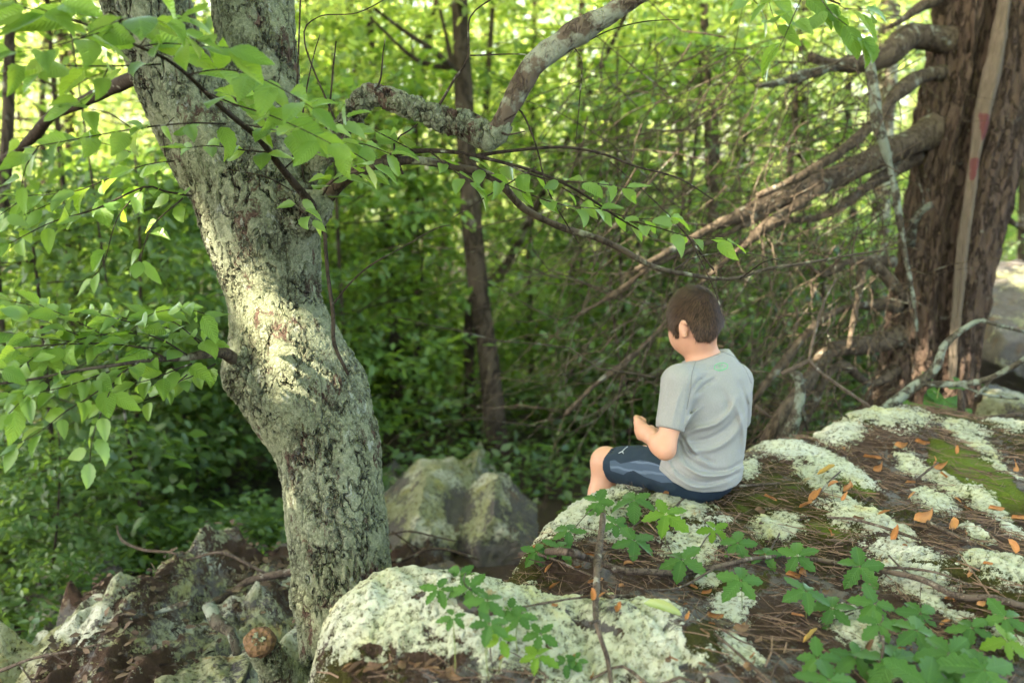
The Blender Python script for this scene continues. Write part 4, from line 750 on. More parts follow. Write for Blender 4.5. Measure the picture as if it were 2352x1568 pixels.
for sg in (-1, 1):
    f.ell(HC + HR * sg * .032 + HF * .079 + HU * .002, [.014, .010, .009], [HR, HF, HU], .01, 'cut')
    e0 = HC + HR * sg * .069 - HF * .022 - HU * .022; ea = nrm(HR * sg * .80 - HF * .60)
    for j in range(9):
        a0, a1 = [2.5 - 4.4 * (j + q_) / 9 for q_ in (0, 1)]; pe = [e0 + ea * .011 + (HF * math.cos(t) * .014 + HU * math.sin(t) * .027) * (.75 if t < -1 else 1) for t in (a0, a1)]; f.seg(pe[0], pe[1], .0052, .0052, .004)
    f.ell(e0 + ea * .006, [.006, .014, .024], [ea, nrm(np.cross(HU, ea)), HU], .006)
for s_, e_, w_, sg in ((sL, eL, wL, -1), (sR, eR, wR, 1)):
    m_ = (s_ + e_) / 2; f.seg(s_, m_, .042, .035, .02); f.seg(m_, e_, .034, .029, .02); m_ = e_ * .65 + w_ * .35; f.seg(e_, m_, .029, .029, .02); f.seg(m_, w_, .031, .021, .02)
def hand(f, w_, fw, kn, side_):
    """palm from the wrist along fw; kn = across the knuckles (to the little finger), fingers curl towards side_"""
    fw, kn, sd = nrm(fw), nrm(kn), nrm(side_); pc = w_ + fw * .036
    f.seg(w_, pc + kn * .010, .019, .019, .02, sq=(sd, .8)); f.seg(w_, pc - kn * .012, .019, .018, .02, sq=(sd, .8)); f.seg(pc - kn * .022 + fw * .010, pc + kn * .022 + fw * .006, .0125, .011, .012)
    for j, L_ in enumerate((.92, 1.0, .95, .78)):
        k0 = pc + fw * (.016 - .003 * abs(j - 1)) + kn * (-.025 + .0178 * j); k1 = k0 + (fw * .017 + sd * .020) * L_; k2 = k1 + (sd * .016 - fw * .014) * L_; k3 = k2 - fw * .016 * L_
        f.chain([k0, k1, k2, k3], [.0108, .0095, .0088, .0076], .002)
    t0 = w_ + fw * .014 - kn * .012; t1 = t0 + fw * .020 - kn * .006 + sd * .016; t2 = t1 + fw * .012 + kn * .010 + sd * .014; t3 = t2 - fw * .002 + kn * .012 + sd * .010; f.chain([t0, t1, t2, t3], [.0125, .0105, .0095, .008], .004)
hand(f, wL, P(1468, 985, 3.14) - wL, [.15, .1, -1], LAT * .9 + np.array([0, .5, 0])); hand(f, wR, wL + FWD * .03 - wR + [0, 0, .01], [.1, .1, -1], -LAT * .3 - FWD + [0, 0, -.1])
for h_, k_, a_ in ((hL, kL, aL), (hR, kR, aR)):
    f.seg(h_, k_, .072, .047, .03); f.ell(k_ + [0, 0, .004], [.046, .046, .050], None, .02); m_ = k_ * .68 + a_ * .32 - FWD * .014; f.seg(k_, m_, .043, .044, .02); f.seg(m_, a_, .044, .027, .02); f.seg(a_, a_ + FWD * .13 - [0, 0, .05], .03, .024, .03)
V, F = f.mesh(1); child('body', V, F, M_SKIN, boy)
for sg in (-1, 1): child('eye', *tube([HC + HR * sg * .032 + HF * .060, HC + HR * sg * .032 + HF * .071], np.array([.0095, .0095]), 12, .004), M_EYE, boy)
# shirt
f = Field([sL[0] - .14, 2.85, P(1600, 1150, 3.2)[2] - .02], [P(1762, 900, 3.3)[0], 3.72, P(1600, 800, 3.2)[2] + .02], .0048)
torso(f, .004); f.seg(sL + LAT * .015, sR - LAT * .015, .052, .052, .05); f.seg(P(1625, 868, 3.19), P(1622, 838, 3.19), .080, .058, .06)
f.seg(P(1612, 1088, 3.20), P(1580, 1092, 3.16), .139, .105, .05, sq=(FWD, .74))
for s_, e_ in ((sL, eL), (sR, eR)):
    c_ = s_ + (e_ - s_) * .74; f.seg(s_, c_, .055, .045, .022)
X3 = f.points(); px, py, dd = proj(X3)
nz = fbm(X3 * 7.0, 3); f.F += (.007 * nz).astype(np.float32)
FOLDS = [('1592,850;1583,890;1576,940;1562,1000', 4, -.0022), ('1598,905;1618,885;1645,868', 5, -.005), ('1585,905;1606,872;1625,862', 4, -.004), ('1575,975;1592,950;1612,932', 5, .004), ('1572,1000;1600,985;1640,975;1672,950;1690,915', 8, .0065), ('1585,1015;1625,1008;1668,985;1695,950', 6, -.005),
         ('1590,1035;1640,1030;1685,1000;1705,960', 8, .005), ('1566,1000;1585,1035;1612,1052;1640,1062', 5, -.007), ('1560,1010;1574,1052;1590,1070;1620,1085', 5, -.007), ('1575,1012;1600,1045;1632,1066', 6, .006), ('1570,1045;1620,1078;1670,1080;1708,1060', 6, -.006), ('1560,1060;1610,1090;1665,1090;1700,1072', 6, .006),
         ('1545,1075;1600,1106;1650,1104;1695,1086', 5, -.005), ('1540,1085;1590,1116;1640,1116;1680,1105', 5, .004), ('1525,1040;1540,1070;1555,1090', 5, .004), ('1565,890;1552,930;1542,975', 6, .003), ('1540,880;1532,920;1520,960', 6, -.002), ('1700,880;1716,930;1722,990;1715,1040', 6, -.004), ('1690,930;1706,980;1708,1030', 6, .004), ('1612,850;1640,845;1665,840', 4, -.002), ('1660,900;1672,930;1668,960', 9, -.003)]
near = (np.abs(f.F) < .05) & (dd < 3.24); idx = np.nonzero(near); qx, qy = px[idx], py[idx]; add = np.zeros(len(qx))
for s, wd, am in FOLDS:
    pt = np.array([[float(v) for v in t.split(',')] for t in s.split(';')]); pt, _ = resample(np.c_[pt, pt[:, 0] * 0], np.ones(len(pt)), 12); dm = np.full(len(qx), 1e9); tt = np.zeros(len(qx))
    for i in range(len(pt) - 1):
        a_, b_ = pt[i, :2], pt[i + 1, :2]; e = b_ - a_; t = np.clip(((qx - a_[0]) * e[0] + (qy - a_[1]) * e[1]) / (e @ e + 1e-9), 0, 1); d = np.hypot(qx - a_[0] - t * e[0], qy - a_[1] - t * e[1]); m_ = d < dm; dm[m_] = d[m_]; tt[m_] = ((i + t) / (len(pt) - 1))[m_]
    add += 2.5 * am * np.exp(-(dm / (wd * .8)) ** 2) * np.sin(np.pi * np.clip(.12 + .8 * tt, 0, 1))
f.F[idx] -= np.clip(add, -.008, .016).astype(np.float32)
# neck opening, hem and sleeve ends
nk = P(1617, 818, 3.17); nup = nrm([-.30, .12, 1.0]); cutn = (X3 - nk) @ nup
hemy = np.interp(px, [1490, 1512, 1545, 1580, 1616, 1660, 1690, 1715], [1074, 1076, 1106, 1125, 1131, 1128, 1116, 1090])
hem = (py - hemy) * 3.2 / FOC * np.where(dd < 3.3, 1, .6)
cutn = np.where(np.linalg.norm(X3 - nk, axis=-1) < .088, cutn, -1); f.F = np.maximum(f.F, cutn.astype(np.float32)); f.F = np.maximum(f.F, hem.astype(np.float32))
for s_, e_ in ((sL, eL), (sR, eR)):
    c_ = s_ + (e_ - s_) * .70; ax = nrm(e_ - s_ + np.array([-.0, 0, 0])); m_ = (np.linalg.norm(X3 - c_, axis=-1) < .13) & (np.abs((X3 - c_) @ ax) < .10) & (np.linalg.norm(X3 - c_ - ((X3 - c_) @ ax)[..., None] * ax, axis=-1) < .054)
    f.F = np.where(m_, np.maximum(f.F, ((X3 - c_) @ ax)), f.F).astype(np.float32); f.seg(c_ + ax * .030, c_ + ax * .09, .0385, .041, .0, op='cut')
f.seg(nk - nup * .03, nk + nup * .05, .046, .052, 0, op='cut')
V, F = f.mesh(1); shirt = child('shirt', V, F, M_SHIRT, boy)
bv = BVHTree.FromPolygons([tuple(v) for v in V], [tuple(q_) for q_ in F.tolist()])
def draped(s, r, bvh, mat, name, par, lift=.0004, seg=6, closed=False):
    pt = np.array([[float(v) for v in t.split(',')] for t in s.split(';')]); pt, _ = resample(np.c_[pt, pt[:, 0] * 0], np.ones(len(pt)), 2.5); out = []
    for x, y, _z in pt:
        dr = nrm(P(x, y, 1) - CAM); h = bvh.ray_cast(Vector(CAM), Vector(dr))
        if h[0] is not None and h[3] < 4: out.append(np.array(h[0]) - dr * lift)
    if len(out) > 2: return child(name, *tube(out, np.full(len(out), r), seg, .5), mat, par)
draped('1598,829;1591,852;1588,870;1586,895;1577,940', .0011, bv, M_SEAM, 'seam', shirt); draped('1659,808;1690,822;1712,848;1726,880', .0011, bv, M_SEAM, 'seam', shirt); draped('1499,978;1520,988;1552,997', .0005, bv, M_SEAM, 'seam', shirt)
draped('1516,1066;1548,1097;1582,1116;1618,1119;1662,1110;1690,1097', .0005, bv, M_SEAM, 'seam', shirt)
circ = ';'.join(f'{1656 + 15.5 * math.cos(t):.2f},{842 + 9 * math.sin(t) - 1.5 * math.cos(t):.2f}' for t in np.linspace(0, 2 * math.pi, 25))
em = draped(circ, .0009, bv, M_GRN, 'emblem', shirt)
for s in ['1652,836;1650,841;1655,845;1661,842;1660,836', '1656,834;1653,840;1658,841', '1646,847;1656,849;1668,845']:
    V2 = draped(s, .0006, bv, M_GRN, 'emblem_mark', shirt)
# shorts
f = Field([kL[0] - .05, 2.9, P(1600, 1150, 3.2)[2] - .03], [P(1730, 1100, 3.3)[0], 3.95, kL[2] + .16], .0048)
f.ell(P(1606, 1092, 3.22), [.132, .106, .082], [LAT, FWD, [0, 0, 1]], .03)
for h_, k_ in ((hL, kL), (hR, kR)):
    e_ = h_ + (k_ - h_) * .90; f.seg(h_ + [0, 0, -.004], e_, .083, .064, .04, sq=([0, 0, 1], .95))
X3 = f.points(); px, py, dd = proj(X3); f.F += (.009 * fbm(X3 * [9, 9, 14], 3) + .003 * fbm(X3 * 30, 2)).astype(np.float32)
for h_, k_ in ((hL, kL), (hR, kR)):
    ax = nrm(k_ - h_); c_ = h_ + (k_ - h_) * .86; m_ = (np.linalg.norm(X3 - c_, axis=-1) < .14) & (((X3 - c_) @ ax) > -.02); f.F = np.where(m_, np.maximum(f.F, (X3 - c_) @ ax), f.F).astype(np.float32); f.seg(c_ - ax * .03, c_ + ax * .08, .056, .054, 0, op='cut')
V, F = f.mesh(1); qx, qy, _ = proj(V)
def inpoly(qx, qy, pts): return poly_sd(qx, qy, np.array(pts, float))
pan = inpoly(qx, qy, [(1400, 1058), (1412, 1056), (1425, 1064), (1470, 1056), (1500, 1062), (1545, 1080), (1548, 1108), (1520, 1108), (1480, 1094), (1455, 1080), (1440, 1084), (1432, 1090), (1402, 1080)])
shorts = child('shorts', V, F, M_SHORTS, boy, attrs={'panel': np.clip(.5 - pan * .25, 0, 1)})
bv2 = BVHTree.FromPolygons([tuple(v) for v in V], [tuple(q_) for q_ in F.tolist()])
for s in ['1421,1040;1429,1036;1435,1030;1442,1025', '1429,1036;1431,1039;1432,1041']: draped(s, .0011, bv2, M_WHT, 'leaping_mark', shorts, .0006)
for a_ in (aL, aR):
    child('shoe', *tube([a_ - FWD * .04 + [0, 0, -.035], a_ + FWD * .03 + [0, 0, -.05], a_ + FWD * .11 + [0, 0, -.075], a_ + FWD * .17 + [0, 0, -.095]], np.array([.036, .040, .038, .022]), 14, .02), M_SHOE, boy)
# hair
f = Field(HC - .15, HC + .15, .004)
f.ell(HC + HU * .010 - HF * .006, [.0750, .086, .0955], [HR, HF, HU], .01); f.ell(HC - HF * .030 - HU * .022, [.064, .062, .066], [HR, HF, HU], .02)
X3 = f.points(); q = X3 - HC; a_, b_, c_ = q @ HF, q @ HU, q @ HR; px, py, dd = proj(X3)
wob = .004 * vnoise(X3 * 60)
face = np.minimum(a_ - .030, .030 - b_) + np.where(c_ < 0, -.5, 0)
front = np.minimum(a_ - .052, .022 - b_)
nape = (py - np.interp(px, [1526, 1532, 1543, 1555, 1560, 1564, 1582, 1592, 1602, 1632, 1645, 1655], [728, 738, 756, 772, 770, 750, 748, 760, 778, 780, 766, 744])) * 3.15 / FOC
far_ear = np.minimum(np.minimum(a_ + .034, -.012 - b_), c_ - .045)
f.F = np.maximum(np.maximum(f.F, np.maximum(face, front) + wob), np.maximum(nape + wob * .6, far_ear + wob)).astype(np.float32)
V, F = f.mesh(1); hair = child('hair', V, F, M_HAIR, boy)
c_ = V[F].mean(1); n_ = nrm(np.cross(V[F[:, 1]] - V[F[:, 0]], V[F[:, 2]] - V[F[:, 0]])); out_ = ((c_ - HC) * n_).sum(1) > .3 * np.linalg.norm(c_ - HC, axis=1); ear = HC - HR * .069 - HF * .022 - HU * .022; out_ &= np.linalg.norm(c_ - ear, axis=1) > .031; c_, n_ = c_[out_], n_[out_]
R6 = np.random.RandomState(2); k = R6.randint(0, len(c_), 34000); p0 = c_[k] + R6.randn(len(k), 3) * .0025 + n_[k] * R6.uniform(-.001, .003, (len(k), 1)); nn = n_[k]; whorl = HC + HU * .085 - HF * .045 + HR * .02
g = p0 - whorl; g = g + HF * .02 - HU * .03 + R6.randn(len(k), 3) * .012; tg = nrm(g - (g * nn).sum(1)[:, None] * nn); L_ = R6.uniform(.008, .017, len(k))[:, None]; sdv = np.cross(tg, nn) * .00035
e0 = p0 + nn * .0003; e1_ = p0 + (tg * .75 + nn * .34) * L_ * .5; e2_ = p0 + (tg + nn * .38) * L_
sdv = sdv * R6.uniform(.8, 2.6, (len(k), 1)); Vh = np.stack([e0 - sdv, e0 + sdv, e1_ + sdv, e1_ - sdv, e2_, e2_ + sdv * .3], 1).reshape(-1, 3); i6 = np.arange(len(k))[:, None] * 6
child('strands', Vh, np.vstack([i6 + [[0, 1, 2, 3]], i6 + [[3, 2, 5, 4]]]), M_HAIR, hair, kind='stuff', smooth=False)

# ------------------------------------------------------------------ things lying and growing on the ledge
def on_ledge(x, y):
    z = Z0
    for _ in range(6): g = G(x, y, z); z = float(ledge_z(g[0], g[1]))
    return np.array([g[0], g[1], z])
def stick(s, label, mat=None, name='fallen_stick', lift=.006, forks=(), rough=.002):
    """'x,y,diameter[,height]' along the ledge"""
    def pts(s):
        P_, r_ = [], []
        for t in s.split(';'):
            v = [float(a) for a in t.split(',')]; g = on_ledge(v[0], v[1] + 0.0); d = (g - CAM) @ FW; rr = v[2] * 1.12 * d / FOC / 2; h = v[3] if len(v) > 3 else 0
            if h: d2 = d - h * 1.2; g = P(v[0], v[1], d2)
            P_.append(g + [0, 0, rr + lift + .004]); r_.append(rr)
        return np.array(P_), np.array(r_)
    p, r = pts(s); o = thing(name, p[0], label, 'stick'); child('stem', *tube(p, r, 9, .02, rough, 40), mat or M_STICK, o)
    for f_ in forks: q_, r2 = pts(f_); child('side_twig', *tube(q_, r2, 6, .02, .001, 40), mat or M_STICK, o)
stick('868,1300,11,.04;930,1304,12,.02;1000,1304,13;1080,1300,14;1170,1290,14;1260,1292,15;1340,1304,15;1420,1322,14;1500,1338,13;1570,1340,12;1640,1326,11;1720,1306,9;1800,1298,8', 'long reddish stick lying across the ledge from the trunk to the middle', None, 'fallen_stick', .018, ['1230,1292,6;1280,1310,5;1330,1330,4;1380,1350,3', '1640,1326,6;1560,1370,5;1480,1380,4'], .003)
stick('1385,1200,12,.16;1380,1250,13,.15;1372,1310,15,.12;1370,1370,14,.09;1368,1430,12,.05;1378,1480,11,.02;1395,1530,11,.0;1405,1600,11', 'straight upright grey stick crossing over the long reddish one', None, 'fallen_stick', .01, ['1368,1360,9,.09;1392,1385,9,.03;1410,1400,8', '1372,1440,6,.05;1355,1448,6,.05'])
stick('1800,1298,6;1870,1300,9;1960,1318,10;2040,1332,11;2120,1352,13;2200,1375,14;2280,1395,14;2360,1405,14;2450,1415,14', 'long brown stick running out to the right edge of the ledge', None, 'fallen_stick', .012, ['1990,1325,7;2060,1320,6;2150,1330,5;2230,1360,4', '2120,1352,6;2080,1330,5;2040,1290,4'])
stick('1180,1390,4;1260,1395,5;1340,1385,5;1430,1380,6;1530,1392,5;1600,1400,4', 'thin straight twig in front of the long reddish stick')
stick('1360,1480,6;1430,1520,6;1500,1550,7;1560,1568,7;1640,1600,7', 'thin dark twig lying at the bottom beside the upright stick')
stick('1640,1465,5;1680,1500,6;1730,1545,8;1790,1600,9', 'bent twig running to the bottom edge over brown litter'); stick('1570,1390,4;1600,1410,5;1640,1440,5;1690,1480,4;1750,1500,3', 'forked grey twig by the bright orange curled leaf', None, 'fallen_stick', .006, ['1600,1410,4;1640,1425,3;1700,1450,3;1780,1512,3'])
stick('1545,1180,5;1590,1145,6;1640,1128,7;1700,1128,6;1790,1120,4', 'pale twig lying just behind the seated child', None, 'fallen_stick', .01); stick('1840,1128,4;1870,1150,4;1900,1120,4;1930,1090,3', 'curved twig among brown needles right of the child'); stick('1900,1190,5;1960,1200,6;2040,1225,6;2110,1250,5', 'grey stick half buried between lichen crusts at the right')
stick('2105,1110,5,.02;2135,1085,5,.05;2155,1070,4,.06', 'short pale twig sticking up at the right'); stick('2030,1395,5,.0;2025,1440,6,.04;2028,1500,6,.06;2020,1540,5,.04', 'thin upright stem among the big creeper leaves'); stick('1840,1460,4;1900,1440,4;1960,1415,3', 'reddish twig pointing at the lower lichen crust')
stick('2130,1210,8;2190,1240,8;2240,1262,6', 'brown stick beside two rolled leaves at the far right'); stick('1790,1235,4;1770,1280,4;1810,1300,3', 'small bent twig next to the creeper in the middle')
# fallen branch leaning up in front of the big tree
def thing_branch(label, main, others, mat, name='fallen_branch'):
    p, r = PL(main); o = thing(name, p[0], label, 'branch'); child('stem', *tube(p, r, 10, .03, .003, 25), mat, o)
    for s in others: q_, r2 = PL(s); child('side_branch', *tube(q_, r2, 8, .03, .003, 30), mat, o)
thing_branch('lichened grey branch leaning on the ledge before the big tree', '1915,1010,4.25,26;1960,985,4.25,24;2030,940,4.28,24;2090,895,4.3,24;2140,855,4.3,22;2155,835,4.3,22;2165,800,4.3,18;2200,765,4.3,15;2250,735,4.3,12;2265,738,4.3,11;2352,762,4.3,8', ['2120,880,4.3,16;2200,882,4.25,15;2270,870,4.2,14;2352,825,4.1,13;2430,770,4.0,12', '2200,880,4.25,8;2260,905,4.2,7;2340,915,4.2,6', '2280,868,4.2,8;2255,895,4.2,7;2240,910,4.2,5'], M_DEADLI)
thing_branch('straight brown twig slanting down onto the ledge beside the child', '1795,858,4.1,10;1830,842,4.1,11;1858,828,4.1,11;1875,848,4.1,9;1930,888,4.1,9;1985,925,4.1,8;2020,955,4.1,7;2035,970,4.12,5', ['1858,826,4.1,8;1870,770,4.15,7;1890,700,4.2,6;1920,640,4.3,4'], M_STICK)
thing_branch('short lichen-tufted dead snag rising behind the ledge edge', '1808,1010,4.3,34;1822,975,4.3,32;1835,930,4.3,26;1838,890,4.3,22;1832,862,4.3,22;1812,850,4.3,12', ['1835,930,4.3,14;1850,960,4.3,10;1855,990,4.3,6', '1838,880,4.3,14;1852,870,4.3,8'], M_DEADLI, 'dead_snag')
thing_branch('thick bare root-like limb beside the dead snag', '1760,1015,4.6,34;1790,960,4.6,32;1830,905,4.7,30;1860,860,4.8,26', ['1735,930,4.6,8;1765,955,4.6,8;1830,970,4.6,6'], M_DEAD, 'fallen_branch')
thing_branch('thin upright broken twig at the right end of the ledge', '2205,985,4.3,18;2208,940,4.3,18;2205,895,4.3,10', ['2080,1000,4.4,12;2150,985,4.4,12;2250,965,4.4,14;2352,950,4.4,14'], M_DEAD, 'dead_twig')
thing_branch('arching bare branch over the lower rocks left of the trunk', '470,1400,3.9,16;520,1368,3.9,16;570,1335,3.9,18;620,1322,3.9,18;690,1310,3.9,18', ['620,1322,3.9,8;560,1290,3.9,8;510,1268,3.9,8;450,1280,3.9,7;380,1310,3.9,5;300,1400,3.9,4'], M_STICK)
thing_branch('pale lichened stick lying on the lower outcrop', '480,1390,3.4,34;500,1430,3.35,34;530,1450,3.3,26;545,1500,3.25,22', ['440,1380,3.5,20;380,1400,3.5,12;200,1460,3.5,8'], M_DEADLI)
thing_branch('curved thin bare twig over the dark hollow', '268,1205,4.6,4;280,1240,4.6,6;330,1262,4.6,7;400,1270,4.5,6;470,1300,4.4,5', ['505,1320,4.3,4;490,1260,4.3,4;478,1215,4.3,3', '545,1320,4.3,4;530,1270,4.3,3'], M_STICK)
thing_branch('bare twigs in front of the largest boulder', '880,1288,4.6,10;930,1284,4.6,9;980,1262,4.6,7;1030,1262,4.6,6;1100,1285,4.6,4', ['880,1230,4.7,4;940,1220,4.7,5;1000,1232,4.7,4;1060,1245,4.7,3', '900,1220,4.7,4;960,1260,4.7,4;1020,1290,4.7,4'], M_TWIG)
thing_branch('dry twig tangle lying across the bottom left corner', '0,1540,3.3,8;80,1510,3.3,7;160,1495,3.3,6;260,1470,3.3,5', ['40,1520,3.3,4;70,1560,3.3,4;90,1600,3.3,4', '120,1500,3.3,5;180,1540,3.3,4;230,1590,3.3,3'], M_STICK)

# creeper sprigs
LFT = [[leaf_mesh('leaflet', m_, 1, .52, 9, 0, .25 * (j % 3) / 2 + .03, .09, .02 + .12 * j, .95, .52, 50 + j, .0) for j in range(3)] for m_ in (M_CREEP, M_CREEPY)]
R8 = np.random.RandomState(31)
CRP = [(1142, 1226, 46, 'starry creeper sprig standing highest against the wedge boulder'), (1096, 1272, 50, 'creeper sprig over the left part of the long stick'), (1122, 1280, 34, 'half hidden creeper sprig next to the stick'), (1055, 1318, 38, 'creeper sprig on the top edge of the pale hump'), (1078, 1350, 44, 'creeper sprig lying over the pale hump'), (1008, 1352, 38, 'creeper sprig farthest down the left of the pale hump'), (1118, 1378, 44, 'creeper sprig in the middle of the hanging chain'), (1172, 1398, 34, 'small creeper sprig right of the hanging chain'),
       (1040, 1415, 32, 'small five leaved creeper sprig alone on the pale hump'), (1125, 1432, 42, 'creeper sprig with one yellowing leaflet'), (1192, 1416, 38, 'creeper sprig beside the thin straight twig'), (1150, 1466, 34, 'young yellow green creeper sprig'), (1242, 1456, 36, 'creeper sprig over the dark streak of rock'), (1234, 1506, 42, 'creeper sprig low on the pale hump'), (1300, 1522, 26, 'tiny creeper sprig near the foot of the upright stick'), (1325, 1515, 22, 'smallest creeper sprig near the foot of the upright stick'),
       (1305, 1218, 40, 'creeper sprig against the knee side lichen rock'), (1232, 1266, 34, 'left creeper sprig of the pair above the long stick'), (1287, 1256, 37, 'right creeper sprig of the pair above the long stick'), (1372, 1152, 40, 'creeper sprig on top of the lichened rock near the knee'), (1456, 1148, 50, 'flat creeper sprig in front of the shorts'), (1530, 1180, 50, 'flat creeper sprig on the white crust behind the child'), (1415, 1204, 34, 'small creeper sprig right of the stick tip'), (1458, 1240, 56, 'large creeper sprig in the middle with broad leaflets'),
       (1567, 1284, 54, 'creeper sprig at the lower end of the round lichen crust'), (1640, 1214, 34, 'small pale creeper sprig above the round crust'), (1695, 1246, 46, 'creeper sprig on a tall thin stalk'), (1757, 1272, 34, 'little creeper sprig beside the rolled orange leaf'), (1832, 1275, 50, 'flat creeper sprig over two orange leaves'), (1702, 1332, 52, 'creeper sprig on dark moss with five broad leaflets'), (1852, 1356, 52, 'creeper sprig just below the orange leaves'), (1975, 1300, 54, 'creeper sprig on a tall stalk over the right crusts'),
       (1912, 1396, 46, 'creeper sprig above the lower right crust'), (2010, 1386, 52, 'creeper sprig reaching over the lower right crust'), (2115, 1408, 44, 'flat creeper sprig under the long brown stick'), (2106, 1446, 60, 'dark creeper sprig at the upper edge of the leafy corner'), (2052, 1512, 84, 'largest creeper sprig of the leafy corner'), (1965, 1508, 56, 'creeper sprig beside the yellow dead leaf'), (1878, 1510, 50, 'low creeper sprig left in the leafy corner'), (2180, 1500, 70, 'broad creeper sprig right of the largest one'), (2262, 1536, 90, 'huge creeper sprig in the bottom right corner'),
       (1905, 1560, 74, 'creeper sprig cut by the bottom edge at the left'), (2232, 1440, 48, 'creeper sprig at the end of the long brown stick'), (2310, 1418, 50, 'creeper sprig nearest the right edge'), (2130, 1570, 84, 'creeper sprig cut by the bottom edge in the middle'), (2315, 1470, 48, 'yellow veined creeper sprig by the right edge'), (2020, 1432, 44, 'small dark creeper sprig above the largest one'), (1560, 1560, 0, '')]
for x, y, s, lb in CRP:
    if not s: continue
    hgt = R8.uniform(14, 34) * (1 + (s > 40)); r0 = on_ledge(x + R8.uniform(-6, 6), y + hgt); d = (r0 - CAM) @ FW; c = P(x, y, d - .01); Ls = s * d / FOC * 1.17
    o = thing('creeper_sprig', r0, lb, 'plant', 'creeper sprigs on the ledge'); young = 1 if lb.startswith(('young', 'yellow')) or R8.rand() < .06 else 0
    mid = (r0 + c) / 2 + R8.randn(3) * .006; child('stalk', *tube([r0, mid, c], np.array([.0011, .0010, .0009]), 5, .02), M_STALK, o)
    a0 = R8.uniform(0, 6.28); tl = np.array([R8.uniform(-.25, .25), -R8.uniform(.25, .8), 1.0]); tl = nrm(tl); e1_ = nrm(np.cross(tl, [0, 1, .3])); e2_ = np.cross(tl, e1_)
    for j in range(5):
        a = a0 + j * 1.2566 * .96 + R8.uniform(-.12, .12); dr = e1_ * math.cos(a) + e2_ * math.sin(a) - tl * R8.uniform(.05, .35)
        place(LFT[young][(j + int(x)) % 3], 'leaflet', c + nrm(dr) * .003, dr, tl + R8.randn(3) * .12, Ls * R8.uniform(.82, 1.1), o, o)
def vine(s, lb):
    P_ = []; 
    for t in s.split(';'): v = [float(a) for a in t.split(',')]; P_.append(on_ledge(*v) + [0, 0, .012 + R8.uniform(0, .012)])
    P_ = np.array(P_); o = thing('creeper_vine', P_[0], lb, 'vine'); child('stem', *tube(P_, np.full(len(P_), .0016), 6, .015, .001, 60), M_STICK, o)
vine('1130,1250;1096,1300;1070,1340;1085,1375;1118,1400;1130,1450;1160,1490;1234,1530;1260,1580', 'thin creeper runner trailing down over the pale hump'); vine('1305,1240;1372,1180;1430,1230;1500,1210;1567,1310;1640,1240;1702,1360', 'thin creeper runner winding between the crusts by the child'); vine('1757,1290;1832,1300;1852,1385;1912,1420;2010,1410;2115,1440;2232,1460;2330,1450', 'thin creeper runner above the leafy corner'); vine('1870,1540;1960,1545;2052,1550;2180,1530;2262,1570', 'thin creeper runner under the largest leaves')
